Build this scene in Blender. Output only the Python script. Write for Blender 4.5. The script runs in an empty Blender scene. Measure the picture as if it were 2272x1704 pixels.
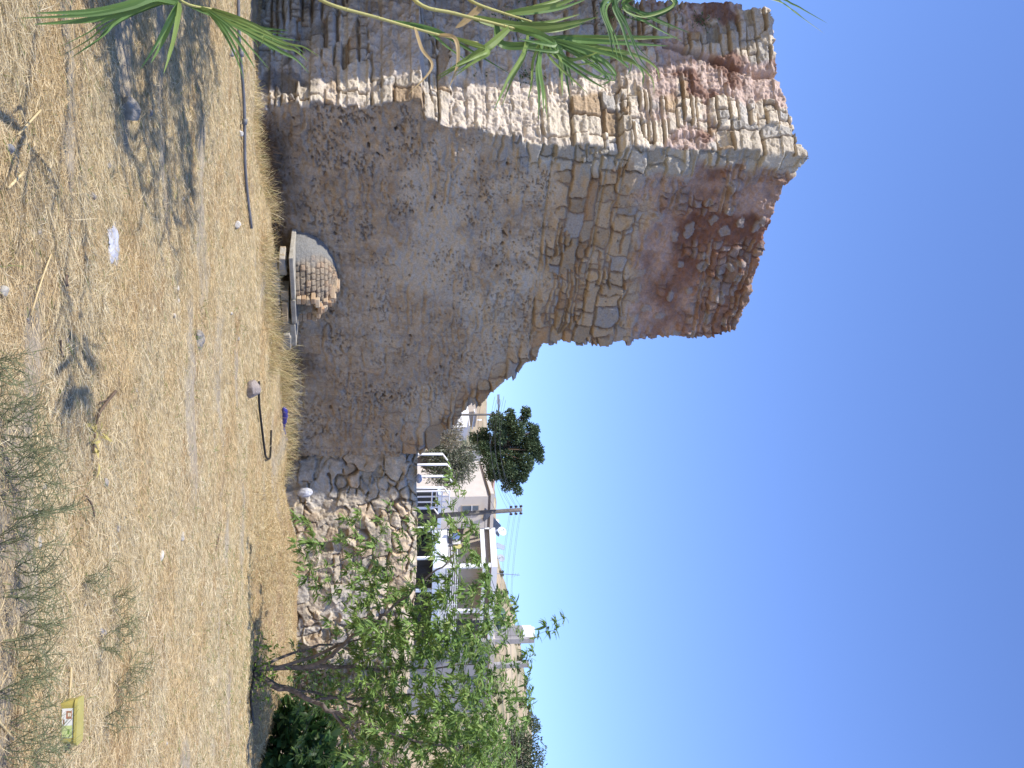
import bpy, bmesh, math, random
import numpy as np
from mathutils import Vector, Matrix

# ------------------------------------------------------------------ camera, world, sun, exposure
S = bpy.context.scene
COL = S.collection
TH, FPX, EYE = math.radians(8.24), 2209.0, 1.6      # the photo was taken with the camera turned on its side
SUN_EL, SUN_H = math.radians(50), (-0.803, -0.596)    # direction towards the sun, seen from above

cam_d = bpy.data.cameras.new('camera'); cam = bpy.data.objects.new('camera', cam_d); COL.objects.link(cam)
cam_d.sensor_fit = 'HORIZONTAL'; cam_d.sensor_width = 36.0; cam_d.lens = FPX / 2272 * 36
cam_d.clip_start = 0.1; cam_d.clip_end = 4000
Fw = Vector((0, math.cos(TH), math.sin(TH))); Up = Vector((0, -math.sin(TH), math.cos(TH))); Rt = Vector((1, 0, 0))
M3 = Matrix((Up, -Rt, -Fw)).transposed()
cam.matrix_world = Matrix.Translation((0, 0, EYE)) @ M3.to_4x4()
S.camera = cam

W = bpy.data.worlds.new('World'); S.world = W; W.use_nodes = True
wn = W.node_tree; bg = wn.nodes['Background']
sky = wn.nodes.new('ShaderNodeTexSky'); sky.sky_type = 'NISHITA'; sky.sun_disc = False
sky.sun_elevation = SUN_EL; sky.sun_rotation = math.atan2(SUN_H[0], SUN_H[1])
sky.air_density = 1.0; sky.dust_density = 0.15; sky.ozone_density = 3.0
hs = wn.nodes.new('ShaderNodeMix'); hs.data_type = 'RGBA'; hs.blend_type = 'MULTIPLY'; hs.inputs[0].default_value = 1.0
hs.inputs[7].default_value = (0.95, 1.035, 1.40, 1)
wn.links.new(sky.outputs[0], hs.inputs[6]); wn.links.new(hs.outputs[2], bg.inputs[0])
bg.inputs[1].default_value = 0.13
sl = bpy.data.lights.new('sun', 'SUN'); sl.energy = 4.2; sl.angle = math.radians(0.53); sl.color = (1.0, 0.95, 0.86)
sun = bpy.data.objects.new('sun', sl); COL.objects.link(sun)
sd = Vector((SUN_H[0] * math.cos(SUN_EL), SUN_H[1] * math.cos(SUN_EL), math.sin(SUN_EL)))
sun.rotation_euler = sd.to_track_quat('Z', 'Y').to_euler()
S.view_settings.view_transform = 'Standard'; S.view_settings.look = 'None'
S.view_settings.exposure = 0.55; S.view_settings.gamma = 1.0

# ------------------------------------------------------------------ helpers
rng = np.random.default_rng(7)
random.seed(7)
CT, ST = math.cos(TH), math.sin(TH)

def ray(u, h):
    """u runs right, h runs up in the upright photograph"""
    y = (h - 1136) / FPX
    return np.array([(u - 852) / FPX, CT - y * ST, ST + y * CT])
def at(u, h, Y):
    d = ray(u, h); return d / d[1] * Y + np.array([0, 0, EYE])
def gat(u, h, z=0.0):
    d = ray(u, h); return d * ((z - EYE) / d[2]) + np.array([0, 0, EYE])

def H2(ix, iy, seed):
    ix = ix.astype(np.int64); iy = iy.astype(np.int64)
    n = (ix * 374761393 + iy * 668265263 + seed * 1442695041) & 0xFFFFFFFF
    n = ((n ^ (n >> 13)) * 1274126177) & 0xFFFFFFFF
    n = ((n ^ (n >> 16)) * 2246822519) & 0xFFFFFFFF
    n = n ^ (n >> 15)
    return (n & 0xFFFFFF) / float(0x1000000)
def vnoise(x, y, seed):
    ix = np.floor(x); iy = np.floor(y); fx = x - ix; fy = y - iy
    fx = fx * fx * (3 - 2 * fx); fy = fy * fy * (3 - 2 * fy)
    a = H2(ix, iy, seed); b = H2(ix + 1, iy, seed); c = H2(ix, iy + 1, seed); d = H2(ix + 1, iy + 1, seed)
    return (a * (1 - fx) + b * fx) * (1 - fy) + (c * (1 - fx) + d * fx) * fy
def fbm(x, y, seed=0, o=4, g=0.5):
    x = np.asarray(x, float); y = np.asarray(y, float)
    t = 0; a = 1; n = 0
    for k in range(o):
        t = t + a * vnoise(x * 2 ** k + 17.3 * k, y * 2 ** k + 9.1 * k, seed + k * 31); n += a; a *= g
    return t / n
def voro(x, y, seed, p=3.0, jit=0.85):
    ix = np.floor(x); iy = np.floor(y)
    F1 = np.full(x.shape, 9.0); F2 = np.full(x.shape, 9.0); ID = np.zeros(x.shape); OX = np.zeros(x.shape); OY = np.zeros(x.shape)
    for dx in (-1, 0, 1):
        for dy in (-1, 0, 1):
            cx, cy = ix + dx, iy + dy
            px = cx + 0.5 + jit * (H2(cx, cy, seed) - 0.5) + 0.5 * (np.mod(cy, 2) - 0.5)
            py = cy + 0.5 + jit * (H2(cx, cy, seed + 77) - 0.5) * 0.6
            d = (np.abs(x - px) ** p + np.abs(y - py) ** p) ** (1 / p)
            m = d < F1
            F2 = np.where(m, F1, np.minimum(F2, d)); ID = np.where(m, H2(cx, cy, seed + 191), ID); F1 = np.where(m, d, F1); OX = np.where(m, x - px, OX); OY = np.where(m, y - py, OY)
    return F1, F2, ID, OX, OY
def facet(ID, ox, oy, seed):
    """each stone's face tilts its own way"""
    a = H2(np.floor(ID * 99991), np.floor(ID * 577), seed) - 0.5; b = H2(np.floor(ID * 7919), np.floor(ID * 311), seed + 1) - 0.5
    return a * ox + b * oy
def coursed(x, z, seed, hm, wm, rr=0.035):
    """beds of squarish stones: distance to the joint in metres, one number per stone, bed index"""
    g = np.random.default_rng(seed); bz = -1 + np.cumsum(g.uniform(0.5, 1.6, int(14 / hm)) * hm)
    r = np.searchsorted(bz, z); z0 = bz[np.clip(r - 1, 0, len(bz) - 1)]; z1 = bz[np.clip(r, 0, len(bz) - 1)]
    rw = wm * (0.55 + 1.1 * H2(r, r * 0, seed + 5)); kf = x / rw + 13.7 * H2(r, r * 0 + 3, seed + 6); k = np.floor(kf)
    bd = lambda q: q + 0.85 * (H2(q, r, seed + 7) - 0.5)
    k = np.where(kf < bd(k), k - 1, k); k = np.where(kf >= bd(k + 1), k + 1, k)
    ID = H2(k, r, seed + 8)
    dx = np.minimum(kf - bd(k), bd(k + 1) - kf) * rw
    dz = np.minimum(z - z0 - 0.25 * hm * np.maximum(0, H2(k, r, seed + 9) - 0.6), z1 - z)
    j = np.minimum(dx, dz); cr = (dx < rr) & (dz < rr)
    cu = (kf - bd(k)) / np.maximum(bd(k + 1) - bd(k), 0.1) - 0.5; cv = (z - z0) / np.maximum(z1 - z0, 0.01) - 0.5
    return np.where(cr, rr - np.hypot(rr - dx, rr - dz), j), ID, r, cu, cv
def sm(a, b, x):
    t = np.clip((x - a) / (b - a), 0, 1); return t * t * (3 - 2 * t)
def lerp(a, b, t):
    return a + (b - a) * t
def mixc(c, k, m):
    return c + (np.array(k, float) - c) * m[..., None]

def tag(o, label=None, cat=None, group=None, kind=None):
    if label: o['label'] = label
    if cat: o['category'] = cat
    if group: o['group'] = group
    if kind: o['kind'] = kind
    return o
def empty(name, loc=(0, 0, 0)):
    o = bpy.data.objects.new(name, None); o.empty_display_size = 0.2; COL.objects.link(o); o.location = tuple(float(v) for v in loc); return o
def mesh(name, V, Fc, mat=None, parent=None, col=None, smooth=False):
    """V world coordinates; children keep world coordinates by subtracting the parent's place"""
    V = np.asarray(V, float).reshape(-1, 3)
    if parent is not None:
        b = parent
        while b is not None:
            V = V - np.array(b.location); b = b.parent
    me = bpy.data.meshes.new(name)
    if isinstance(Fc, np.ndarray):
        k = Fc.shape[1]
        me.vertices.add(len(V)); me.vertices.foreach_set('co', V.astype(np.float32).ravel())
        me.loops.add(Fc.size); me.loops.foreach_set('vertex_index', Fc.astype(np.int32).ravel())
        me.polygons.add(len(Fc))
        me.polygons.foreach_set('loop_start', np.arange(0, Fc.size, k, dtype=np.int32))
        me.update(calc_edges=True)
    else:
        me.from_pydata(V.tolist(), [], [list(f) for f in Fc]); me.update()
    if col is not None:
        a = me.color_attributes.new('Col', 'FLOAT_COLOR', 'POINT')
        c4 = np.ones((len(V), 4), np.float32); c4[:, :3] = np.asarray(col).reshape(-1, 3)
        a.data.foreach_set('color', c4.ravel())
    if smooth: me.polygons.foreach_set('use_smooth', np.ones(len(me.polygons), dtype=bool))
    me.validate()
    o = bpy.data.objects.new(name, me); COL.objects.link(o)
    if mat: me.materials.append(mat)
    if parent is not None: o.parent = parent
    return o

class MB:
    """collects boxes, tubes and sheets into one mesh"""
    def __init__(s): s.v = []; s.f = []; s.c = []; s.cc = (1, 1, 1)
    def add(s, V, Fc):
        n = len(s.v); s.v += [tuple(map(float, v)) for v in V]; s.f += [[i + n for i in f] for f in Fc]; s.c += [s.cc] * len(V)
    def hexa(s, b, t):
        s.add(list(b) + list(t), [(3, 2, 1, 0), (4, 5, 6, 7), (0, 1, 5, 4), (1, 2, 6, 5), (2, 3, 7, 6), (3, 0, 4, 7)])
    def wall(s, A, B, z0, z1, t):
        """upright box from A to B seen from the camera's side, thickness t going away from it"""
        A = np.array(A[:2], float); B = np.array(B[:2], float); d = (B - A) / np.linalg.norm(B - A); n = np.array([-d[1], d[0]])
        P = [A, B, B + n * t, A + n * t]
        s.hexa([(*p, z0) for p in P], [(*p, z1) for p in P])
    def box(s, c, size, rz=0.0, tilt=None):
        R = Matrix.Rotation(rz, 3, 'Z')
        if tilt is not None: R = R @ tilt
        x, y, z = (q / 2 for q in size)
        P = [Vector(c) + R @ Vector(p) for p in ((-x, -y, -z), (x, -y, -z), (x, y, -z), (-x, y, -z), (-x, -y, z), (x, -y, z), (x, y, z), (-x, y, z))]
        s.hexa(P[:4], P[4:])
    def tube(s, pts, r, n=6, cap=True):
        pts = [Vector(tuple(map(float, p))) for p in pts]
        rs = r if hasattr(r, '__len__') else [r] * len(pts)
        V = []; T0 = None
        for i, p in enumerate(pts):
            t = (pts[min(i + 1, len(pts) - 1)] - pts[max(i - 1, 0)]).normalized()
            if T0 is None:
                a = t.orthogonal().normalized()
            else:
                a = (a - t * a.dot(t))
                a = a.normalized() if a.length > 1e-6 else t.orthogonal().normalized()
            T0 = t; b = t.cross(a)
            for k in range(n):
                w = 2 * math.pi * k / n; V.append(p + (a * math.cos(w) + b * math.sin(w)) * rs[i])
        Fc = []
        for i in range(len(pts) - 1):
            for k in range(n):
                Fc.append((i * n + k, i * n + (k + 1) % n, (i + 1) * n + (k + 1) % n, (i + 1) * n + k))
        if cap: Fc += [tuple(range(n - 1, -1, -1)), tuple((len(pts) - 1) * n + k for k in range(n))]
        s.add(V, Fc)
    def build(s, name, mat, parent=None, smooth=False, col=False):
        return mesh(name, s.v, s.f, mat, parent, np.array(s.c) if col else None, smooth)

def base_mat(name, rough=0.9):
    m = bpy.data.materials.new(name); m.use_nodes = True
    nt = m.node_tree; b = nt.nodes['Principled BSDF']; b.inputs['Roughness'].default_value = rough
    b.inputs['Specular IOR Level'].default_value = 0.25
    return m, nt, b
def mat_plain(name, c, rough=0.7, var=0.25, scale=6.0, bump=0.0, metal=0.0):
    m, nt, b = base_mat(name, rough); b.inputs['Metallic'].default_value = metal
    tc = nt.nodes.new('ShaderNodeTexCoord'); n = nt.nodes.new('ShaderNodeTexNoise')
    n.inputs['Scale'].default_value = scale; n.inputs['Detail'].default_value = 6; n.inputs['Roughness'].default_value = 0.65
    nt.links.new(tc.outputs['Object'], n.inputs['Vector'])
    r = nt.nodes.new('ShaderNodeValToRGB')
    r.color_ramp.elements[0].position = 0.3; r.color_ramp.elements[1].position = 0.7
    r.color_ramp.elements[0].color = (*[q * (1 - var) for q in c], 1); r.color_ramp.elements[1].color = (*[min(1, q * (1 + var * 0.6)) for q in c], 1)
    nt.links.new(n.outputs['Fac'], r.inputs[0]); nt.links.new(r.outputs[0], b.inputs['Base Color'])
    if bump:
        bp = nt.nodes.new('ShaderNodeBump'); bp.inputs['Strength'].default_value = bump; bp.inputs['Distance'].default_value = 0.02
        nt.links.new(n.outputs['Fac'], bp.inputs['Height']); nt.links.new(bp.outputs[0], b.inputs['Normal'])
    return m
def mat_attr(name, rough=0.95, scale=40.0, bump=0.5, dist=0.01, var=0.25, translucent=0.0):
    """albedo from the mesh's Col attribute, broken up by fine noise"""
    m, nt, b = base_mat(name, rough)
    a = nt.nodes.new('ShaderNodeAttribute'); a.attribute_name = 'Col'
    out = a.outputs['Color']
    if var or bump:
        tc = nt.nodes.new('ShaderNodeTexCoord'); n = nt.nodes.new('ShaderNodeTexNoise')
        n.inputs['Scale'].default_value = scale; n.inputs['Detail'].default_value = 8; n.inputs['Roughness'].default_value = 0.7
        nt.links.new(tc.outputs['Object'], n.inputs['Vector'])
    if var:
        mr = nt.nodes.new('ShaderNodeMapRange'); mr.inputs[1].default_value = 0.25; mr.inputs[2].default_value = 0.75
        mr.inputs[3].default_value = 1 - var; mr.inputs[4].default_value = 1 + var
        nt.links.new(n.outputs['Fac'], mr.inputs[0])
        mx = nt.nodes.new('ShaderNodeVectorMath'); mx.operation = 'SCALE'
        nt.links.new(out, mx.inputs[0]); nt.links.new(mr.outputs[0], mx.inputs['Scale']); out = mx.outputs[0]
    nt.links.new(out, b.inputs['Base Color'])
    if bump:
        bp = nt.nodes.new('ShaderNodeBump'); bp.inputs['Strength'].default_value = bump; bp.inputs['Distance'].default_value = dist
        nt.links.new(n.outputs['Fac'], bp.inputs['Height']); nt.links.new(bp.outputs[0], b.inputs['Normal'])
    if translucent:
        tr = nt.nodes.new('ShaderNodeBsdfTranslucent'); ms = nt.nodes.new('ShaderNodeMixShader'); ms.inputs[0].default_value = translucent
        nt.links.new(out, tr.inputs['Color']); nt.links.new(b.outputs[0], ms.inputs[1]); nt.links.new(tr.outputs[0], ms.inputs[2])
        nt.links.new(ms.outputs[0], nt.nodes['Material Output'].inputs['Surface'])
    return m

M_STONE = mat_attr('weathered_masonry', 0.95, 38, 0.9, 0.02, 0.28)
M_GROUND = mat_attr('dry_earth', 0.98, 30, 0.9, 0.02, 0.3)
M_STRAW = mat_attr('straw', 0.8, 1, 0, 0, 0, 0.25)
M_LEAF = mat_attr('green_leaf', 0.42, 1, 0, 0, 0, 0.45)
M_DULL = mat_attr('far_foliage', 0.7, 1, 0, 0, 0, 0.2)
M_BARK = mat_plain('grey_bark', (0.17, 0.14, 0.125), 0.9, 0.6, 14, 0.6)

# ------------------------------------------------------------------ ground
RD = np.array([0.788, 0.616]); RN = np.array([0.616, -0.788])      # long face of the ruin: its run and its outward normal
LD = np.array([-0.957, 0.29]); LN = np.array([-0.29, -0.957])      # short face
C0 = np.array([-4.05, 15.0])                                       # the corner between them, at the foot

RIDGE_U = np.array([300, 860, 960, 1040, 1120, 1240, 1290, 1340, 1400, 1500, 1560, 1600, 1704, 2300.])
RIDGE_H = np.array([1080, 1085, 1082, 1078, 1090, 1106, 1118, 1131, 1146, 1163, 1172, 1182, 1188, 1200.])
RR = [ray(u, h) for u, h in zip(RIDGE_U, RIDGE_H)]
RIDGE_A = np.array([r[0] / r[1] for r in RR]); RIDGE_E = np.array([r[2] / r[1] for r in RR])

def yline(x):
    """where the ground steps up to the terrace, just behind the ruin and the field wall"""
    return np.where(x < -4.3, 16.6, np.where(x < 1.2, 15.9 + (x + 4.05) * 0.7, 20.35 + (x - 1.2) * 0.12))
def gz(x, y):
    x = np.asarray(x, float); y = np.asarray(y, float)
    near = 0.05 * (fbm(x * 0.9, y * 0.9, 3, 4) - 0.5) * 2 + 0.035 * (fbm(x * 4, y * 4, 5, 3) - 0.5) * 2
    near = near * sm(60, 30, y)
    # bank and furrow before the field wall
    bk = sm(1.6, 3.2, x) * sm(13.9, 14.6, y)
    near = near + bk * (-0.16 * np.exp(-((y - 14.7) / 0.35) ** 2) + 0.22 * sm(15, 17.5, y) * sm(8.0, 5.6, x) - 0.25 * sm(5.0, 6.5, x))
    # heaped straw and earth along the foot of the ruin
    d = (x - C0[0]) * RN[0] + (y - C0[1]) * RN[1]; s = (x - C0[0]) * RD[0] + (y - C0[1]) * RD[1]
    near = near + 0.12 * np.exp(-((d - 0.5) / 0.5) ** 2) * sm(0.5, 2.0, s) * sm(7.5, 6.0, s)
    t = sm(yline(x) + 0.25, yline(x) + 0.7, y)
    z = near + 2.3 * t + 0.035 * np.clip(y - 22, 0, 60) * t + 0.06 * np.clip(fbm(x * 0.3, y * 0.3, 9, 4) - 0.4, 0, 1) * t * 3
    far = sm(95, 255, y)
    a = np.clip(x / np.maximum(y, 1), RIDGE_A[0], RIDGE_A[-1])
    e = np.interp(a, RIDGE_A, RIDGE_E)
    ridge = EYE + e * 255 + 5.5 * (fbm(x / 14, y / 14, 21, 4) - 0.5) * sm(80, 200, y)
    prof = np.clip((y - 95) / 160, 0, 1) ** 0.8
    z = z + (ridge - z) * prof * (y > 95)
    return z - 0.12 * np.clip(y - 262, 0, 300) * (y > 262)

xs = np.unique(np.concatenate([np.linspace(-900, -40, 40), np.linspace(-40, -9, 32), np.arange(-9, 9.5, 0.06), np.linspace(9.5, 60, 60), np.linspace(60, 200, 60), np.linspace(200, 900, 40)]))
ys = np.unique(np.concatenate([np.linspace(-300, -4, 20), np.linspace(-4, 3, 15), np.arange(3, 21.5, 0.06), np.linspace(21.5, 60, 60), np.linspace(60, 320, 110), np.linspace(320, 900, 20)]))
GX, GY = np.meshgrid(xs, ys); GZ = gz(GX, GY)
# earth colours: pale straw litter, grey bare soil in drawn-out patches, red-brown chaff
lit = fbm(GX * 0.5, GY * 1.6, 41, 5); chaff = fbm(GX * 1.5, GY * 2.5, 47, 5); fine = fbm(GX * 9, GY * 9, 48, 3)
bare = sm(0.58, 0.70, lit)
gc = np.ones(GX.shape + (3,)) * np.array([0.46, 0.355, 0.195])
gc = mixc(gc, (0.36, 0.23, 0.11), sm(0.5, 0.72, chaff) * 0.7)
gc = mixc(gc, (0.36, 0.31, 0.235), bare * 0.8)
gc = gc * (0.8 + 0.55 * (fine - 0.2) * sm(60, 20, GY) + 0.1 * sm(20, 60, GY))[..., None]
bank = sm(1.8, 3.0, GX) * sm(14.2, 14.6, GY) * (GY < 21)
gc = mixc(gc, (0.33, 0.22, 0.115), bank * 0.75)
hillm = sm(70, 110, GY)
hc = np.ones_like(gc) * np.array([0.40, 0.305, 0.19]); hc = mixc(hc, (0.19, 0.18, 0.10), sm(0.5, 0.6, fbm(GX / 9, GY / 9, 51, 5)) * 0.75)
hc = mixc(hc, (0.5, 0.41, 0.28), sm(0.55, 0.65, fbm(GX / 5, GY / 5, 57, 4)) * 0.7)
gc = gc * (1 - hillm)[..., None] + hc * hillm[..., None]
nr, nc = GX.shape
ii = np.arange(nr * nc).reshape(nr, nc)
gq = np.stack([ii[:-1, :-1], ii[:-1, 1:], ii[1:, 1:], ii[1:, :-1]], -1).reshape(-1, 4)
ground = mesh('ground', np.stack([GX, GY, GZ], -1), gq, M_GROUND, None, gc, True)
tag(ground, kind='structure')

# ------------------------------------------------------------------ masonry
def grid_mesh(name, P, keep, col, mat, back, parent=None):
    """quads of a displaced sheet where keep; its border runs back along the vector back"""
    r, c = P.shape[:2]
    I = np.arange(r * c).reshape(r, c)
    q = np.stack([I[:-1, :-1], I[:-1, 1:], I[1:, 1:], I[1:, :-1]], -1)
    K = np.zeros((r + 1, c + 1), bool); K[1:-1, 1:-1] = keep
    E = []
    # vertical-neighbour borders
    up = K[1:, 1:-1][:r] != K[:-1, 1:-1][:r]          # rows 0..r-1, cols quads
    jj = np.argwhere(up); E += [(I[a, b], I[a, b + 1]) for a, b in jj]
    sd_ = K[1:-1, 1:] != K[1:-1, :-1]
    jj = np.argwhere(sd_); E += [(I[a, b], I[a + 1, b]) for a, b in jj]
    E = np.array(E); u = np.unique(E); mp = {int(v): r * c + i for i, v in enumerate(u)}
    Pf = P.reshape(-1, 3); Cf = col.reshape(-1, 3)
    jitter = (rng.random((len(u), 1)) - 0.5) * 0.04
    Pb = Pf[u] + back.reshape(-1, 3)[u] * (1 + jitter) if back.shape == P.shape else Pf[u] + np.asarray(back)
    sq = np.array([(a, b, mp[int(b)], mp[int(a)]) for a, b in E])
    V = np.concatenate([Pf, Pb]); C = np.concatenate([Cf, Cf[u]]); Q = np.concatenate([q[keep], sq])
    used = np.zeros(len(V), bool); used[Q.ravel()] = True
    re = np.cumsum(used) - 1
    return mesh(name, V[used], re[Q], mat, parent, C[used], False)

def step_noise(z, seed, lo, hi, hgt):
    """one value per course of stones"""
    k = np.floor(z / hgt + 0.35 * np.sin(z * 3.1 + seed)); return lo + (hi - lo) * H2(k, k * 0 + seed, seed)

def stone_col(ID, seed, base, ochre, grey, po=0.15, pg=0.15):
    r = H2(np.floor(ID * 99991), np.floor(ID * 7919), seed); v = 0.8 + 0.4 * H2(np.floor(ID * 65537), np.floor(ID * 4241), seed + 3)
    c = np.ones(ID.shape + (3,)) * np.array(base)
    c = mixc(c, ochre, (r < po) * 0.8); c = mixc(c, grey, (r > 1 - pg) * 0.85)
    return c * v[..., None]

# the ruin: one sheet wrapped round its corner
CELL = 0.0135
sig = np.concatenate([np.arange(-2.75, 0, CELL), np.arange(0, 7.45, CELL)])
zz = np.arange(-0.25, 8.95, CELL)
SG, Z = np.meshgrid(sig, zz)
left = SG < 0
shift = np.interp(Z, [-0.3, 0, 2.38, 2.46, 2.85, 3.9, 4.5, 9], [0, 0, -0.16, 0.14, 0.18, 0.32, 0.44, 0.43])
_, _, rowc, _, _ = coursed(Z * 0 + 1.0, Z, 92, 0.15, 0.42)
shift = shift + 0.11 * (H2(rowc, rowc * 0, 4) - 0.5) + 0.05 * (fbm(Z * 9, Z * 0, 8, 3) - 0.5)
sR = SG + shift * np.clip(1 - SG / 1.6, 0, 1)                      # along the long face
base = np.where(left[..., None], C0 + RD * shift[..., None] + LD * (-SG)[..., None], C0 + RD * np.where(left, shift, sR)[..., None])
w = sm(-0.05, 0.05, SG)
NRM = LN * (1 - w)[..., None] + RN * w[..., None]; NRM /= np.linalg.norm(NRM, axis=-1, keepdims=True)

# --- long face, in the shade
a1 = fbm(sR * 1.1, Z * 1.1, 60, 5); a2 = fbm(sR * 5, Z * 5, 61, 5); a3 = fbm(sR * 22, Z * 22, 62, 3); wob = fbm(sR * 1.7, Z * 1.7, 63, 4)
wx = sR + 0.22 * (fbm(sR * 4, Z * 4, 64, 4) - 0.5); wz = Z + 0.17 * (fbm(sR * 3 + 9, Z * 3, 65, 3) - 0.5)
jt, ID, _, cu1, cv1 = coursed(wx, wz, 66, 0.26, 0.40, 0.05)
jts, IDs, _, cu2, cv2 = coursed(wx + 3, wz, 67, 0.12, 0.19, 0.03)
big = fbm(sR * 0.9, Z * 1.6, 68, 3) > 0.49
J = np.where(big, jt, jts) - 0.02 * a3; IDm = np.where(big, ID, IDs)
flush = sm(0.50, 0.62, fbm(sR * 2.1, Z * 2.1, 69, 4))            # joints still full of mortar here and there
stone = sm(-0.004, 0.018, J) * 0.065 * (1 - 0.7 * flush) + (IDm - 0.5) * 0.06 + 0.04 * (a2 - 0.5) + 0.05 * facet(IDm, np.where(big, cu1, cu2), np.where(big, cv1, cv2), 40)
m_st = sm(4.38, 4.75, Z + 0.5 * (wob - 0.5)) * sm(6.3, 5.85, Z + 0.9 * (wob - 0.5) - 0.12 * np.clip(sR - 2, 0, 3))
m_st = np.maximum(m_st, sm(0.52, 0.60, fbm(sR * 1.5 + 4, Z * 1.8, 190, 4) + 0.06 * sm(3.6, 5.2, sR) - 0.05 * sm(1.5, 0.8, sR)) * 0.34)
m_st = np.maximum(m_st, sm(0.75, 0.15, np.abs(sR - np.interp(Z, [0, 2.4, 3.2, 4.7, 4.9], [9, 7.0, 5.9, 4.4, 9])) + 0.3 * (wob - 0.5)))
m_rd = sm(5.85, 6.3, Z + 0.9 * (wob - 0.5) - 0.12 * np.clip(sR - 2, 0, 3))
m_qu = sm(0.62, 0.34, SG + 0.5 * (H2(np.floor(Z / 0.17), np.floor(Z / 0.17) * 0, 70) - 0.5)) * sm(2.6, 4.4, Z)
m_st = np.maximum(m_st * (1 - m_rd), m_qu)
plaster = 0.05 * (a1 - 0.5) + 0.06 * (a2 - 0.5) + 0.02 * (a3 - 0.5)
under = sm(0.45, 0.6, fbm(sR * 1.6, Z * 1.9, 173, 4) + 0.05 * sm(4.0, 5.5, sR))
plaster = plaster + under * (0.009 * sm(-0.005, 0.03, np.where(big, jt, jts) + 0.05 * (a2 - 0.5)) + 0.016 * (np.where(big, ID, IDs) - 0.5) - 0.012)
pf1, pf2, pid, _, _ = voro(wx / 0.17, wz / 0.15, 71, 2.0, 1.0)
pf1 = pf1 + 0.5 * (fbm(sR * 16, Z * 16, 171, 3) - 0.5)
pit = sm(0.15, 0.02, pf1) * (pid > 0.80) * sm(0.50, 0.62, fbm(sR * 1.4, Z * 2.2, 72, 4))
pf1b, _, pidb, _, _ = voro(wx / 0.07, wz / 0.055, 73, 2.0, 1.0)
pf1b = pf1b + 0.6 * (fbm(sR * 30, Z * 30, 172, 3) - 0.5)
pit2 = sm(0.25, 0.05, pf1b) * (pidb > 0.55) * sm(0.42, 0.6, fbm(sR * 2.5, Z * 2.5, 74, 4))
spk = sm(0.59, 0.65, fbm(sR * 20, Z * 30, 174, 4)) * sm(0.47, 0.62, fbm(sR * 2.4, Z * 3.2, 175, 5))
crk = 0.5 * sm(0.02, 0.0, np.abs(fbm(sR * 2.6, Z * 3.4, 176, 5) - 0.5)) * sm(0.54, 0.64, fbm(sR * 1.9, Z * 1.9, 177, 3))
HR = plaster - 0.08 * pit - 0.03 * pit2 - 0.026 * spk + 0.03 * (np.abs(fbm(sR * 7, Z * 10, 202, 5) - 0.5) * 4 - 0.5) - 0.025 * crk
HR = HR * (1 - m_st) + (stone + 0.02 * (a3 - 0.5)) * m_st
rf1, rf2, rid, _, _ = voro(wx / 0.26, wz / 0.22, 75, 2.2, 1.0)
rf1 = rf1 + 0.35 * (fbm(sR * 9, Z * 9, 180, 3) - 0.5)
rblob = sm(0.34, 0.27, rf1 * (0.7 + 0.5 * H2(np.floor(rid * 9999), np.floor(rid * 77), 3))) * (rid > 0.66)
rj, rID, _, rcu, rcv = coursed(wx + 5, wz, 181, 0.15, 0.21, 0.04)
rst = sm(0.47, 0.60, fbm(sR * 1.7 + 7, Z * 2, 182, 4) + 0.10 * sm(7.6, 8.3, Z) + 0.12 * sm(3.2, 3.9, sR)) 
rough = 0.09 * (a2 - 0.5) + 0.06 * (fbm(sR * 13, Z * 13, 183, 4) - 0.5) + 0.03 * (a3 - 0.5) + rst * (0.045 * sm(0, 0.025, rj - 0.02 * a3) + 0.06 * (rID - 0.5) + 0.05 * facet(rID, rcu, rcv, 41))
HR = HR * (1 - m_rd * (1 - m_qu)) + (rough + 0.035 * rblob) * m_rd * (1 - m_qu)
# a straight bed joint at the plaster's upper edge, and two further up
for zb, sA, sB, dep in ((4.46, 0.3, 4.4, 0.05), (5.34, 0.6, 3.9, 0.05), (5.62, 0.3, 2.6, 0.035)):
    HR = HR - dep * np.exp(-((Z - zb - 0.03 * (wob - 0.5)) / 0.016) ** 2) * sm(sA, sA + 0.3, sR) * sm(sB, sB - 0.3, sR) * sm(0.35, 0.5, a2 + 0.1)
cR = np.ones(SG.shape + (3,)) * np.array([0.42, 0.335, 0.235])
cR = mixc(cR, (0.35, 0.26, 0.165), sm(0.50, 0.64, a2 + 0.10 * sm(1.8, 0.6, sR)) * 0.75)
cR = mixc(cR, (0.46, 0.38, 0.28), sm(0.52, 0.6, fbm(sR * 3.2, Z * 5, 178, 5)) * 0.6)
cR = cR * (0.74 + 0.52 * fbm(sR * 14, Z * 18, 179, 4))[..., None]
cR = mixc(cR, (0.27, 0.24, 0.20), sm(0.52, 0.68, fbm(sR * 9, Z * 1.2, 76, 5)) * 0.42 * sm(5, 4, Z))
cR = mixc(cR, (0.53, 0.45, 0.335), sm(0.46, 0.60, a1 + 0.08 * sm(3.0, 4.2, Z)) * sm(1.2, 2.4, Z) * 0.85)
sc = stone_col(IDm, 80, (0.39, 0.30, 0.195), (0.36, 0.235, 0.13), (0.29, 0.275, 0.25), 0.2, 0.13)
sc = mixc(sc, (0.25, 0.17, 0.115), sm(0.012, -0.006, J) * 0.7)
cR = cR * (1 - m_st)[..., None] + sc * m_st[..., None]
qc = stone_col(ID, 81, (0.40, 0.365, 0.29), (0.36, 0.28, 0.18), (0.33, 0.32, 0.29), 0.1, 0.2)
cR = cR * (1 - m_qu)[..., None] + qc * m_qu[..., None]
rc = np.ones(SG.shape + (3,)) * np.array([0.36, 0.255, 0.20])
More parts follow.
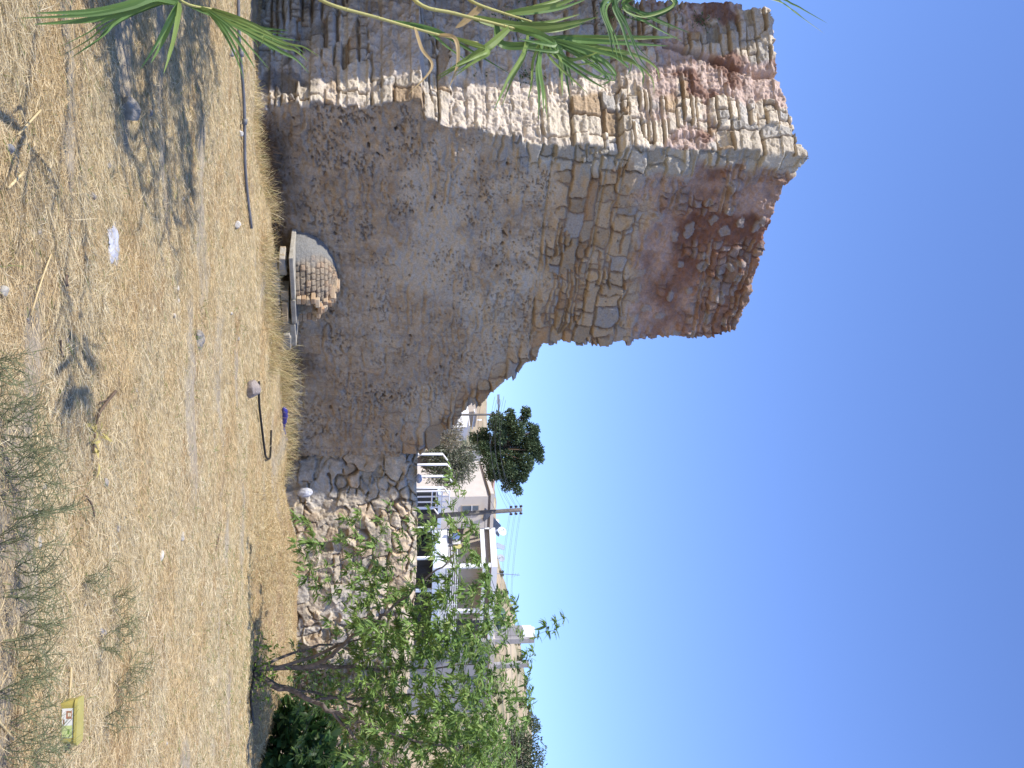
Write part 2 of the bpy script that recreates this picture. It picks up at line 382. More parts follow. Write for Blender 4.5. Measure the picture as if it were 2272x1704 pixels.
dk = sm(0.40, 0.58, fbm(sR * 1.0 + 3, Z * 1.1, 82, 4) + 0.14 * np.exp(-(((sR - 1.3) / 0.9) ** 2 + ((Z - 7.2) / 0.75) ** 2)) + 0.10 * sm(6.6, 8.2, Z) * sm(2, 3.4, sR) - 0.12 * np.exp(-((Z - 6.3) / 0.35) ** 2) * sm(3, 1, sR))
rc = mixc(rc, (0.15, 0.062, 0.035), dk * 0.85)
rsc = stone_col(rID, 184, (0.34, 0.25, 0.18), (0.30, 0.17, 0.11), (0.27, 0.25, 0.235), 0.3, 0.3)
rm_ = rst * sm(0, 0.02, rj) * 0.62; rc = rc * (1 - rm_)[..., None] + rsc * rm_[..., None]
rc = rc * (0.5 + 0.6 * a2 + 0.4 * fbm(sR * 16, Z * 16, 185, 4))[..., None]
rc = mixc(rc, (0.30, 0.275, 0.245), rblob * 0.7)
mm = m_rd * (1 - m_qu)
cR = cR * (1 - mm)[..., None] + rc * mm[..., None]
cR = mixc(cR, (0.09, 0.06, 0.04), np.clip(pit + 0.7 * pit2 + 0.7 * spk * (1 - m_st) + 0.6 * crk * (1 - m_st), 0, 1) * (1 - m_rd) * 0.7)
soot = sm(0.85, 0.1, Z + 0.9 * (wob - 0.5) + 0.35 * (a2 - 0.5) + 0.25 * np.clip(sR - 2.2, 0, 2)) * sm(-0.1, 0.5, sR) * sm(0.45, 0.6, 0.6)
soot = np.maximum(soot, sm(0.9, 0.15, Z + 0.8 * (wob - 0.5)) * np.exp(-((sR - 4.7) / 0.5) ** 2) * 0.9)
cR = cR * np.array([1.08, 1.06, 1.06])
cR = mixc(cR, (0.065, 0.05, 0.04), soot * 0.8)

# --- short face, in the sun: thin bedded slabs, pink mortar above
wl = -SG; lx = wl + 0.10 * (fbm(wl * 3, Z * 3, 90, 3) - 0.5); lz = Z + 0.05 * (fbm(wl * 3, Z * 3, 91, 3) - 0.5)
gj, gid, _, gcu, gcv = coursed(lx + 7, lz, 92, 0.15, 0.42, 0.03)
hj, hid, _, hcu, hcv = coursed(lx + 2, lz, 93, 0.33, 0.5, 0.06)
bigL = fbm(wl * 1.1, Z * 0.8, 94, 3) + 0.10 * sm(0.9, 1.6, wl) * sm(0.3, 1.2, Z) * sm(2.4, 1.9, Z) > 0.53
JL = np.where(bigL, hj, gj); IL = np.where(bigL, hid, gid)
b2 = fbm(wl * 6, Z * 6, 95, 5); b3 = fbm(wl * 25, Z * 25, 96, 3); bw = fbm(wl * 1.5, Z * 1.5, 97, 4)
m_mo = sm(0.47, 0.60, bw + 0.08 * sm(2.6, 3, Z) * sm(4.3, 3.8, Z) + 0.12 * sm(5.9, 6.4, Z))     # mortar smeared over the joints
JL = JL - 0.018 * b3
stL = sm(-0.004, 0.018, JL) * 0.085 + (IL - 0.5) * 0.08 + 0.06 * facet(IL, np.where(bigL, hcu, gcu), np.where(bigL, hcv, gcv), 42)
kj, kid, _, kcu, kcv = coursed(lx + 4, lz + 2, 203, 0.13, 0.17, 0.03)
moL = 0.035 + 0.05 * (b2 - 0.5) + 0.02 * (b3 - 0.5) + sm(0.46, 0.56, fbm(wl * 3, Z * 3, 204, 3)) * (0.035 * sm(-0.004, 0.02, kj - 0.02 * b3) + 0.05 * (kid - 0.5) + 0.05 * facet(kid, kcu, kcv, 43) - 0.02)
HL = stL * (1 - m_mo) + moL * m_mo + 0.04 * (b2 - 0.5) + 0.02 * (b3 - 0.5) - 0.03 * (np.abs(fbm(wl * 5, Z * 9, 201, 6, 0.62) - 0.5) * 4 - 0.5)
lh = (H2(np.floor(IL * 99991), np.floor(IL * 31), 98) < 0.06) * sm(0.0, 0.03, JL)
HL = HL - 0.12 * lh * (1 - m_mo)
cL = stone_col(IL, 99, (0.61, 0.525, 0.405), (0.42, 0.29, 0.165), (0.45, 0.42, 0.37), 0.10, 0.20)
cL = mixc(cL, (0.26, 0.18, 0.115), sm(0.014, -0.006, JL) * 0.7)
pm = np.ones_like(cL) * np.array([0.62, 0.53, 0.425]); pm = mixc(pm, (0.54, 0.41, 0.34), sm(5.7, 6.3, Z)); pm = pm * (0.75 + 0.5 * b2)[..., None]
pm = mixc(pm, (0.20, 0.10, 0.065), sm(0.53, 0.64, fbm(wl * 2.4, Z * 2.4, 100, 4)) * sm(5.9, 6.5, Z) * 0.8)
cL = cL * (1 - m_mo)[..., None] + pm * m_mo[..., None]
cL = mixc(cL, (0.16, 0.145, 0.13), sm(0.55, 0.66, fbm(wl * 3, Z * 3, 101, 4)) * sm(1.2, 0.4, Z) * 0.8)
ledge = np.exp(-((Z - 2.47) / 0.05) ** 2)
HL = HL + 0.06 * ledge * sm(1.0, 0.2, wl)
# the great crack high on the short face
ck = np.abs(wl - np.interp(Z, [5.6, 6.2, 6.9, 7.6, 8.2, 8.9], [2.2, 1.95, 1.75, 1.5, 1.45, 1.2]) - 0.15 * (b2 - 0.5))
HL = HL - 0.16 * sm(0.09, 0.02, ck) * sm(5.7, 6.0, Z)

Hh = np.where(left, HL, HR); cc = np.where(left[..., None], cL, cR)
# let the end slabs of both faces run together round the corner
XY = base + NRM * Hh[..., None]
P = np.concatenate([XY, Z[..., None]], -1)
# outline
ztop = np.interp(SG, [-2.75, -1.9, -1.2, -0.7, -0.3, 0.0, 0.35, 0.9, 1.5, 2.2, 2.9, 3.5, 3.95], [8.32, 8.30, 8.36, 8.42, 8.50, 8.62, 8.52, 8.40, 8.34, 8.33, 8.30, 8.26, 8.18])
ztop = ztop + 0.10 * (H2(np.floor(SG / 0.23), np.floor(SG / 0.23) * 0, 110) - 0.5) + 0.07 * (fbm(SG * 9, SG * 0, 111, 3) - 0.5)
smax = np.interp(Z, [0, 1.9, 2.25, 2.6, 2.9, 3.2, 3.45, 3.75, 4.1, 4.3, 4.42, 4.62, 4.72, 6.0, 6.3, 6.4, 8.0, 8.5],
                 [6.85, 6.88, 6.88, 6.85, 6.55, 6.2, 5.9, 5.5, 5.12, 4.88, 4.6, 4.5, 4.2, 4.22, 4.2, 4.06, 4.0, 3.93])
kk = np.floor(Z / 0.17 + 0.3 * np.sin(Z * 2.3)); smax = smax + 0.13 * (H2(kk, kk * 0, 112) - 0.5) * sm(1.5, 2.5, Z) + 0.05 * (fbm(Z * 8, Z * 0, 113, 3) - 0.5)
k3 = np.floor(Z / 0.31 + 0.4); smax = smax + 0.42 * (H2(k3, k3 * 0 + 2, 114) - 0.5) * sm(2.7, 3.0, Z) * sm(4.75, 4.5, Z)
inside = (Z <= ztop) & ((SG <= smax) | left)
kq = inside[:-1, :-1] & inside[1:, 1:] & inside[:-1, 1:] & inside[1:, :-1]
back = np.concatenate([-NRM * 0.9, np.zeros_like(Z)[..., None]], -1)
ruin = empty('ruined_tower', (*C0, 0))
tag(ruin, 'tall ruined stone tower with plastered shaded side and sunlit corner, broken wall sloping down', 'ruin')
grid_mesh('masonry', P, kq, cc, M_STONE, back, ruin)
core = MB()
def cp(s, l, dn): q = C0 + RD * s + LD * l - RN * dn; return q
for (s0, s1, z1) in ((0.75, 3.75, 8.0), (3.75, 4.4, 4.2), (4.4, 5.6, 3.0), (5.6, 6.7, 1.9)):
    A = C0 + RD * s0 - RN * 0.35; B = C0 + RD * s1 - RN * 0.35
    core.wall(A, B, -0.2, z1, 2.2)
A = C0 + RD * 0.9 + LD * 2.7 - LN * 0.4; B = C0 + RD * 0.9 + LD * 0.1 - LN * 0.4
core.wall(A, B, -0.2, 7.9, 2.0)
core.build('core', mat_plain('rubble_core', (0.3, 0.23, 0.17), 0.95, 0.4, 5, 0.6), ruin)

def panel(name, A, B, z0, ztf, cell, seed, stone_w, stone_h, amp, basec, parent, thick=0.5, mort=0.5, zlo=None, curve=None):
    """an upright rubble face from A to B"""
    A = np.array(A, float); B = np.array(B, float); L = np.linalg.norm(B - A); d = (B - A) / L; n = np.array([d[1], -d[0]])
    s = np.arange(0, L, cell); z = np.arange(z0, 0.1 + max(np.max(ztf(s)), z0 + 0.2), cell); SS, ZZ = np.meshgrid(s, z)
    x = SS + 0.5 * stone_w * (fbm(SS * 3, ZZ * 3, seed, 3) - 0.5); y = ZZ + 0.5 * stone_h * (fbm(SS * 3 + 5, ZZ * 3, seed + 1, 3) - 0.5)
    p1, p2, pd, pox, poy = voro(x / stone_w, y / stone_h, seed + 2, 2.8, 1.0); q1, q2, qd, qox, qoy = voro(x / stone_w * 2.1 + 4, y / stone_h * 2.0, seed + 3, 2.4, 1.0)
    bg_ = fbm(SS * 1.2, ZZ * 1.6, seed + 4, 3) > mort
    n2 = fbm(SS * 7, ZZ * 7, seed + 5, 5); n3 = fbm(SS * 28, ZZ * 28, seed + 6, 3)
    ch = 0.03 * (fbm(SS * 9, ZZ * 9, seed + 12, 3) - 0.5)
    jv = np.where(bg_, np.minimum((p2 - p1) * stone_h, (0.78 - p1) * stone_h), np.minimum((q2 - q1), 0.80 - q1) * stone_h * 0.5) + ch
    iv = np.where(bg_, pd, qd)
    jc, ic, _, ccu, ccv = coursed(x, y, seed + 8, stone_h * 0.55, stone_w * 0.62, 0.05)
    flat = fbm(SS * 0.8 + 3, ZZ * 0.9, seed + 9, 3) - 0.10 * sm(0.9, 1.6, ZZ) + 0.10 * sm(0.9, 0.3, ZZ) > 0.5
    j = np.where(flat, jc + ch * 0.5, jv) - 0.02 * n3 + 0.035 * (sm(0.45, 0.62, fbm(SS * 2.6, ZZ * 2.6, seed + 14, 3)) - 0.2); i = np.where(flat, ic, iv)
    tilt = 0.13 * facet(i, np.where(flat, ccu, np.where(bg_, pox, qox * 0.5)), np.where(flat, ccv, np.where(bg_, poy, qoy * 0.5)), seed + 13)
    hh = 0.05 * (fbm(SS * 14, ZZ * 14, seed + 11, 3) - 0.5) + amp * np.where(flat, 0.5, 1.0) * sm(-0.006, 0.024, j) ** 0.8 + tilt + (i - 0.5) * amp * 0.8 + 0.04 * (n2 - 0.5) + 0.015 * (n3 - 0.5)
    s1, s2, sid, _, _ = voro(x / stone_w * 4.6, y / stone_h * 4.2, seed + 15, 2.6, 1.0); gp = sm(0.008, -0.008, j) * sm(0.02, 0.2, s2 - s1) * (sid > 0.35); hh = hh + amp * 0.5 * gp
    gone = (H2(np.floor(i * 99991), np.floor(i * 13), seed) < 0.05) * sm(0.0, 0.05, j); hh = hh - 0.13 * gone
    c = stone_col(i, seed + 7, basec, (basec[0] * 1.0, basec[1] * 0.90, basec[2] * 0.80), (basec[0] * 0.80, basec[1] * 0.86, basec[2] * 0.98), 0.2, 0.16)
    c = c * (0.48 + 0.6 * n2 + 0.44 * n3)[..., None]
    c = mixc(c, (0.30, 0.21, 0.13), sm(0.010, -0.012, j) * (1 - 0.8 * gp) * 0.85)
    zt = ztf(SS)
    topm = sm(0.25, 0.0, zt - ZZ + 0.25 * (n2 - 0.5)); c = mixc(c, (0.44, 0.37, 0.27), topm * 0.6)
    batter = 0.05 * (zt - ZZ) - 0.15 * topm
    if curve is not None: batter = batter + curve(SS, ZZ)
    xy = A + d * SS[..., None] + n * (hh + batter)[..., None]
    PP = np.concatenate([xy, ZZ[..., None]], -1)
    ins = ZZ <= zt
    if zlo is not None: ins &= ZZ >= zlo(SS)
    k = ins[:-1, :-1] & ins[1:, 1:] & ins[:-1, 1:] & ins[1:, :-1]
    bk = np.zeros_like(PP); bk[..., :2] = -n * thick
    return grid_mesh(name, PP, k, c, M_STONE, bk, parent)

# a wing of the same ruin, out of the picture on the sun's side; its shadow falls on the short face
W1 = np.array([-5.82, 13.95]); W0 = W1 + np.array([-2.6, 0.7]); W2 = np.array([-6.7, 15.9])
wing = empty('wall_wing', (*W1, 0)); wing.parent = None
tag(wing, 'tall stone wing of the ruin beside its short face', 'wall')
tf = lambda s: 10.9 + 0.15 * (H2(np.floor(s / 0.3), np.floor(s / 0.3) * 0, 7) - 0.5)
panel('masonry', W0, W1, -0.1, tf, 0.05, 300, 0.42, 0.2, 0.05, (0.42, 0.35, 0.26), wing)
wb = MB(); wb.hexa([(*(W0 + (0.1, 0.06)), -0.1), (*(W1 + (-0.02, 0.06)), -0.1), (*W2, -0.1), (*(W2 + (-2.4, 0)), -0.1)],
                   [(*(W0 + (0.1, 0.06)), 10.8), (*(W1 + (-0.34, 0.15)), 10.8), (*(W2 + (-0.34, 0)), 10.8), (*(W2 + (-2.4, 0)), 10.8)])
wb.build('core', mat_plain('wing_rubble', (0.34, 0.27, 0.2), 0.95, 0.4, 3, 0.6), wing)

for o in wing.children:                                             # its edge leans back
    co = np.empty(len(o.data.vertices) * 3, np.float32); o.data.vertices.foreach_get('co', co); co = co.reshape(-1, 3); co[:, 0] -= 0.105 * np.clip(co[:, 2], 0, 20) + 0.13 * np.clip(co[:, 2] - 5.2, 0, 20)
    o.data.vertices.foreach_set('co', co.ravel()); o.data.update()

# field wall of boulders
fw = empty('field_wall', (3.2, 20.1, 0))
tag(fw, 'low field wall of big pale boulders between the ruin and the peach tree', 'wall')
FA, FB = (1.12, 19.62), (5.6, 20.25)
ftop = lambda s: 2.60 + 0.10 * (fbm(s * 2.2, s * 0, 130, 3) - 0.5) - 0.02 * s
panel('masonry', FA, FB, -0.15, ftop, 0.016, 140, 0.56, 0.40, 0.11, (0.53, 0.445, 0.33), fw, 0.7, 0.50)
fe = empty('garden_wall', (8.5, 20.9, 0))
tag(fe, 'rubble wall in a tangle of leaves behind the peach tree', 'wall')
etop = lambda s: 2.45 + 0.25 * (fbm(s * 1.3, s * 0, 131, 3) - 0.5)
panel('masonry', (5.35, 20.75), (13.5, 21.4), -0.5, etop, 0.03, 170, 0.48, 0.3, 0.11, (0.44, 0.35, 0.25), fe, 0.6, 0.5)

# ------------------------------------------------------------------ brick oven at the foot of the ruin
def rp(s, dn, z):
    """s along the long face, dn out from it"""
    q = C0 + RD * s + RN * dn; return np.array([q[0], q[1], z])
OV = rp(2.85, 0.0, 0.0)
oven = empty('brick_oven', OV)
tag(oven, 'half collapsed brick dome oven on a stone ledge against the shaded wall', 'oven')
def shell(r, a0, a1, e0, e1, n, m, hole=None):
    pass
# dome: a half dome leaning on the face, its bricks in rings; the right end is broken open
na, ne = 150, 80
aa = np.linspace(0, math.pi, na); ee = np.linspace(0, math.pi / 2 * 0.99, ne); AA, EE = np.meshgrid(aa, ee)
EEw = EE + 0.05 * (fbm(AA * 3, EE * 3, 405, 3) - 0.5); AA0 = AA; AA = AA + 0.10 * (fbm(AA * 4 + 9, EE * 5, 406, 3) - 0.5)
ring = EEw / 0.13; rk = np.floor(ring); nb = np.maximum(4, np.floor(24 * np.cos(rk * 0.13)))
bk = AA / math.pi * nb + 0.5 * np.mod(rk, 2); bi = np.floor(bk)
jb = np.minimum(np.minimum(ring - rk, rk + 1 - ring) * 0.10, np.minimum(bk - bi, bi + 1 - bk) * 0.2)
bid = H2(bi, rk, 400)
cem = np.maximum(0.8 * sm(0.55, 0.62, fbm(AA * 3 + 2, EE * 4, 407, 4)), 0) * 0 + sm(2.05, 2.4, AA + 0.35 * (fbm(AA * 4, EE * 4, 401, 3) - 0.5) - 0.3 * EE)      # grey render left on the far-left side
rad = 1.0 + (0.045 * sm(0.0, 0.016, jb) + 0.05 * (bid - 0.5)) * (1 - cem) + 0.03 * cem + 0.03 * (fbm(AA * 9, EE * 9, 402, 3) - 0.5)
sx, dy_, hz = 0.78, 0.66, 0.62
DX = sx * rad * np.cos(EE) * np.cos(AA); DN = dy_ * rad * np.cos(EE) * np.sin(AA); DZ = 0.46 + hz * rad * np.sin(EE)
q = C0 + RD * 2.85 + RD * DX[..., None] + RN * DN[..., None] - RN * 0.02
PD = np.concatenate([q, DZ[..., None]], -1)
dcol = np.ones(PD.shape) * np.array([0.33, 0.265, 0.19]); dcol = dcol * (0.75 + 0.5 * bid)[..., None]
dcol = mixc(dcol, (0.36, 0.24, 0.15), (bid > 0.75) * 0.6); dcol = mixc(dcol, (0.13, 0.095, 0.07), sm(0.016, 0.004, jb) * 0.9); dcol = dcol * (0.7 + 0.6 * fbm(AA * 20, EE * 20, 404, 3))[..., None]; dcol = mixc(dcol, (0.22, 0.215, 0.20), cem)
brk = 1.02 + 0.22 * (H2(rk, rk * 0, 403) - 0.5) + 0.42 * EE / 1.5 * 0.4
kd = (AA[:-1, :-1] > brk[:-1, :-1]) & ~((AA[:-1, :-1] < 1.50 + 0.06 * (bid[:-1, :-1] - 0.5)) & (EE[:-1, :-1] < 0.50 + 0.10 * (bid[:-1, :-1] - 0.5)))
bkv = np.zeros_like(PD); bkv[..., 0:2] = -(RD * np.cos(AA)[..., None] * 0.10 + RN * np.sin(AA)[..., None] * 0.10)
grid_mesh('dome', PD, kd, dcol, M_STONE, bkv, oven)
b = MB(); R0 = random.Random(3)
M_BRICK = mat_attr('fired_brick', 0.95, 50, 0.5, 0.006, 0.25)
def rotz_dir(d): return math.atan2(d[1], d[0])
# ragged bricks of the broken end and of the mouth's arch
for k in range(34):
    e = R0.uniform(0.40, 1.3); a = 0.98 + 0.16 * e + R0.uniform(-0.16, 0.10); r = R0.uniform(0.93, 1.03)
    p = C0 + RD * (2.85 + sx * r * math.cos(e) * math.cos(a)) + RN * (dy_ * r * math.cos(e) * math.sin(a))
    b.cc = random.Random(k).choice([(0.44, 0.33, 0.22), (0.40, 0.26, 0.15), (0.36, 0.28, 0.19), (0.47, 0.38, 0.27)])
    b.box((p[0], p[1], 0.50 + hz * r * math.sin(e)), (0.20, 0.11, 0.075), rotz_dir(RN) + R0.uniform(-0.25, 0.25) + a * 0.4, Matrix.Rotation(R0.uniform(-0.12, 0.12), 3, 'Y'))
b.build('loose_brick_edge', M_BRICK, oven, col=True)
b = MB()
for k, (s, dn) in enumerate([(2.85 + 0.80 * math.cos(a_), 0.68 * math.sin(a_)) for a_ in (0.95, 1.52)]):
    for j in range(4):
        b.cc = [(0.42, 0.30, 0.19), (0.46, 0.36, 0.25), (0.37, 0.25, 0.15), (0.43, 0.33, 0.22)][(j + k) % 4]
        p = rp(s + R0.uniform(-0.02, 0.02), dn, 0.49 + 0.075 * j + 0.02); b.box(p, (0.17, 0.11, 0.07), rotz_dir(RN) - (0.6 if k == 0 else 0.05) + R0.uniform(-0.15, 0.15))
for j in range(3):
    b.cc = [(0.44, 0.33, 0.22), (0.38, 0.26, 0.16), (0.47, 0.38, 0.27)][j]
    a_ = 1.08 + 0.17 * j; p = rp(2.85 + 0.76 * math.cos(a_), 0.66 * math.sin(a_), 0.80 + 0.03 * (j == 1)); b.box(p, (0.15, 0.14, 0.07), rotz_dir(RN) - 0.3 + R0.uniform(-0.2, 0.2))
b.build('mouth', M_BRICK, oven, col=True)
b = MB()
for k, (s0, s1, z, t) in enumerate([(2.02, 2.80, 0.47, 0.07), (2.83, 3.30, 0.46, 0.075), (3.33, 3.78, 0.43, 0.08)]):
    A = C0 + RD * s0 + RN * (0.86 - 0.05 * k); B = C0 + RD * s1 + RN * (0.84 - 0.06 * k)
    b.wall(A, B, z - t, z + 0.003 * k, 0.90)
o = b.build('ledge_slab', mat_plain('worn_concrete', (0.40, 0.37, 0.31), 0.9, 0.35, 7, 0.8), oven)
b = MB()
for k in range(30):
    s = R0.uniform(2.1, 3.75); z = R0.choice([0.06, 0.17, 0.29]); w_ = R0.uniform(0.2, 0.42)
    g = R0.uniform(0.8, 1.15); b.cc = tuple(c * g for c in R0.choice([(0.42, 0.35, 0.25), (0.40, 0.31, 0.2), (0.36, 0.33, 0.28)]))
    b.box(rp(s, 0.62 + R0.uniform(-0.03, 0.06), z), (w_, 0.3, R0.uniform(0.09, 0.135)), rotz_dir(RD) + R0.uniform(-0.12, 0.12), Matrix.Rotation(R0.uniform(-0.07, 0.07), 3, 'Y'))
o = b.build('stone_base', M_STONE, oven, col=True)
for o in oven.children:
    if o.name.split('.')[0] in ('loose_brick_edge', 'mouth', 'ledge_slab', 'stone_base'):
        bv = o.modifiers.new('edge', 'BEVEL'); bv.width = 0.012; bv.segments = 2

# ------------------------------------------------------------------ stones, litter and pipes on the field
def rock(name, p, size, c, seed, label, group=None, sink=0.25, cat='stone'):
    bm = bmesh.new(); bmesh.ops.create_icosphere(bm, subdivisions=4, radius=1)
    V = np.array([v.co[:] for v in bm.verts]); Fc = np.array([[v.index for v in f.verts] for f in bm.faces]); bm.free()
    g = np.random.default_rng(seed); N = g.normal(size=(9, 3)); N /= np.linalg.norm(N, axis=1)[:, None]
    lim = g.uniform(0.62, 0.9, 9); r = np.ones(len(V))
    for n_, l_ in zip(N, lim):
        d = V @ n_; r = np.minimum(r, np.where(d > 0.05, l_ / np.maximum(d, 0.05), 9))
    V = V * r[:, None] * (1 + 0.10 * (fbm(V[:, 0] * 3 + V[:, 2] * 2, V[:, 1] * 3 - V[:, 2], seed, 4) - 0.5))[:, None]
    rz = g.uniform(0, 6.28); R = np.array(Matrix.Rotation(rz, 3, 'Z'))
    V = (V * np.array(size) / 2) @ R.T; V = V + np.array([p[0], p[1], float(gz(p[0], p[1])) + size[2] * (0.5 - sink)])
    cc_ = np.ones((len(V), 3)) * np.array(c) * (0.75 + 0.5 * fbm(V[:, 0] * 30, V[:, 1] * 30 + V[:, 2] * 20, seed + 2, 3))[:, None]
    o = mesh(name, V, Fc, M_STONE, None, cc_, True)
    return tag(o, label, cat, group)
def gpos(u, h): p = gat(u, h, 0.02); return p
g1 = 'stones lying on the dry field'
p = gpos(243, 284); rock('stone', p, (0.20, 0.16, 0.15), (0.36, 0.32, 0.26), 11, 'angular brown stone at the sunny edge of the reed shadow', g1)
p = gpos(250, 334); rock('stone', p, (0.06, 0.05, 0.04), (0.25, 0.24, 0.23), 12, 'small dark stone inside the reed shadow beside the angular stone', g1)
p = gpos(332, 28); rock('stone', p, (0.052, 0.045, 0.04), (0.25, 0.25, 0.25), 13, 'small round dark grey stone alone in the straw below the reed leaves', g1)
p = gpos(646, 24); rock('stone', p, (0.062, 0.054, 0.046), (0.50, 0.46, 0.38), 14, 'round cream coloured stone near the bottom of the field', g1)
p = gpos(862, 552); rock('stone', p, (0.30, 0.24, 0.22), (0.33, 0.28, 0.25), 15, 'large grey brown block lying on the black hose before the wall', g1, 0.15)
p = gpos(1205, 104); rock('stone', p, (0.07, 0.05, 0.03), (0.45, 0.41, 0.36), 16, 'flat pale stone half buried among the thin green weeds', g1)
p = gpos(640, 400); rock('stone', p, (0.07, 0.06, 0.04), (0.60, 0.55, 0.46), 17, 'whitish pebble alone in the middle of the field', g1)
p = gpos(1233, 360); rock('stone', p, (0.10, 0.07, 0.04), (0.62, 0.60, 0.57), 18, 'white stone on the strip of bare grey soil', g1)
p = gpos(1190, 400); rock('stone', p, (0.08, 0.07, 0.05), (0.55, 0.50, 0.43), 19, 'cream stone just beyond the strip of bare grey soil', g1)
p = gpos(499, 528); rock('stone', p, (0.14, 0.10, 0.09), (0.60, 0.56, 0.50), 20, 'white stone at the end of the grey pipe', g1)
p = gpos(296, 535); rock('stone', p, (0.10, 0.08, 0.07), (0.62, 0.58, 0.51), 21, 'white stone touching the grey pipe below the sunlit corner', g1)
p = gpos(115, 515); rock('stone', p, (0.15, 0.10, 0.09), (0.30, 0.29, 0.29), 22, 'grey stone beside the near end of the grey pipe', g1)
p = gpos(700, 392); rock('stone', p, (0.05, 0.04, 0.03), (0.5, 0.45, 0.38), 27, 'tiny flat chip of stone on open straw', g1)
sc_g = np.random.default_rng(5)
for k in range(26):
    u = sc_g.uniform(60, 1650); h = sc_g.uniform(60, 540); p = gpos(u, h); s_ = sc_g.uniform(0.02, 0.055)
    rock('pebble', p, (s_ * 1.3, s_, s_ * 0.7), [(0.5, 0.46, 0.4), (0.36, 0.32, 0.27), (0.27, 0.25, 0.24)][k % 3], 500 + k, 'small loose pebble in the straw of the field', 'pebbles in the straw', 0.3, 'pebble')

def crumple(name, p, size, seed, c, label, cat, mat):
    n = 26; x = np.linspace(-0.5, 0.5, n); X, Y = np.meshgrid(x, x)
    hgt = fbm(X * 5 + seed, Y * 5, seed, 5) * sm(0.5, 0.3, np.hypot(X, Y)) ; ed = 1 + 0.5 * (fbm(np.arctan2(Y, X) * 1.6 + 5, X * 0, seed + 1, 3) - 0.5)
    V = np.stack([p[0] + X * size[0] * ed, p[1] + Y * size[1] * ed, gz(p[0] + X * size[0], p[1] + Y * size[1]) + 0.004 + hgt * size[2]], -1)
    I = np.arange(n * n).reshape(n, n); Q = np.stack([I[:-1, :-1], I[:-1, 1:], I[1:, 1:], I[1:, :-1]], -1)
    R_ = np.hypot(X, Y)[:-1, :-1]; Q = Q[R_ < 0.47 + 0.05 * np.sin(seed + 5 * np.arctan2(Y, X)[:-1, :-1])]
    o = mesh(name, V, Q.reshape(-1, 4), mat, None, None, True)
    sol = o.modifiers.new('thickness', 'SOLIDIFY'); sol.thickness = 0.003
    return tag(o, label, cat)
M_FILM = mat_plain('white_plastic_film', (0.50, 0.505, 0.55), 0.4, 0.3, 14, 0.5)
p = gpos(540, 266); crumple('plastic_sheet', p, (0.30, 0.26, 0.035), 31, None, 'crumpled white plastic sheet lying flat on the straw', 'litter', M_FILM)
p = gpos(755, 445); crumple('dead_leaf_pile', p, (0.22, 0.4, 0.05), 33, None, 'grey curled scrap of dead leaves on the field', 'litter', mat_plain('dead_leaf', (0.27, 0.245, 0.21), 0.9, 0.5, 20, 0.6))
bagp = np.array([at(1094, 676, 19.3)[0], 19.3])
bm = bmesh.new(); bmesh.ops.create_icosphere(bm, subdivisions=4, radius=1)
V = np.array([v.co[:] for v in bm.verts]); Fc = np.array([[v.index for v in f.verts] for f in bm.faces]); bm.free()
V *= (1 + 0.7 * (fbm(V[:, 0] * 2.5 + 4 + V[:, 2], V[:, 1] * 2.5 + V[:, 2] * 2, 36, 4) - 0.5))[:, None]
V = V * np.array([0.09, 0.08, 0.14]) + np.array([bagp[0], 19.40, at(1094, 676, 19.3)[2]])
tag(mesh('plastic_bag', V, Fc, M_FILM, None, None, True), 'white plastic bag caught low on the field wall near its shadow', 'bag')
pbt = MB()
M_PIPE = mat_plain('grey_pipe', (0.16, 0.165, 0.18), 0.5, 0.3, 8, 0.2); M_HOSE = mat_plain('black_hose', (0.02, 0.02, 0.021), 0.45, 0.3, 8)
def gline(pts, lift): 
    out = []
    for u, h in pts:
        p = gat(u, h, 0.05); out.append((p[0], p[1], float(gz(p[0], p[1])) + lift))
    return out
def smooth_line(P, n=6):
    P = [np.array(p, float) for p in P]; out = []
    for i in range(len(P) - 1):
        p0, p1, p2, p3 = P[max(i - 1, 0)], P[i], P[i + 1], P[min(i + 2, len(P) - 1)]
        for k in range(n):
            t = k / n; out.append(0.5 * (2 * p1 + (p2 - p0) * t + (2 * p0 - 5 * p1 + 4 * p2 - p3) * t * t + (3 * p1 - p0 - 3 * p2 + p3) * t ** 3))
    return out + [P[-1]]
t = MB(); t.tube(smooth_line(gline([(-260, 520), (-60, 526), (80, 530), (230, 540), (380, 548), (506, 559)], 0.05)), 0.02, 8)
for u, h in ((120, 531), (270, 541)):
    a = gline([(u - 6, h), (u + 6, h + .5)], 0.06); t.tube(a, 0.032, 8)
tag(t.build('water_pipe', M_PIPE, None, True), 'long grey water pipe lying along the foot of the ruin', 'pipe')
t = MB(); t.tube(smooth_line(gline([(846, 576), (890, 577), (930, 579), (990, 583), (1014, 588), (1016, 598), (992, 604), (955, 607)], 0.04)), 0.017, 7)
tag(t.build('garden_hose', M_HOSE, None, True), 'black hose bent back in a loop at the foot of the sloping wall', 'hose')
t = MB(); t.tube(smooth_line(gline([(1470, 565), (1500, 562), (1540, 559), (1580, 560), (1606, 566)], 0.04)), 0.018, 7)
tag(t.build('garden_hose', M_HOSE, None, True), 'black hose curving round the base of the peach tree', 'hose')
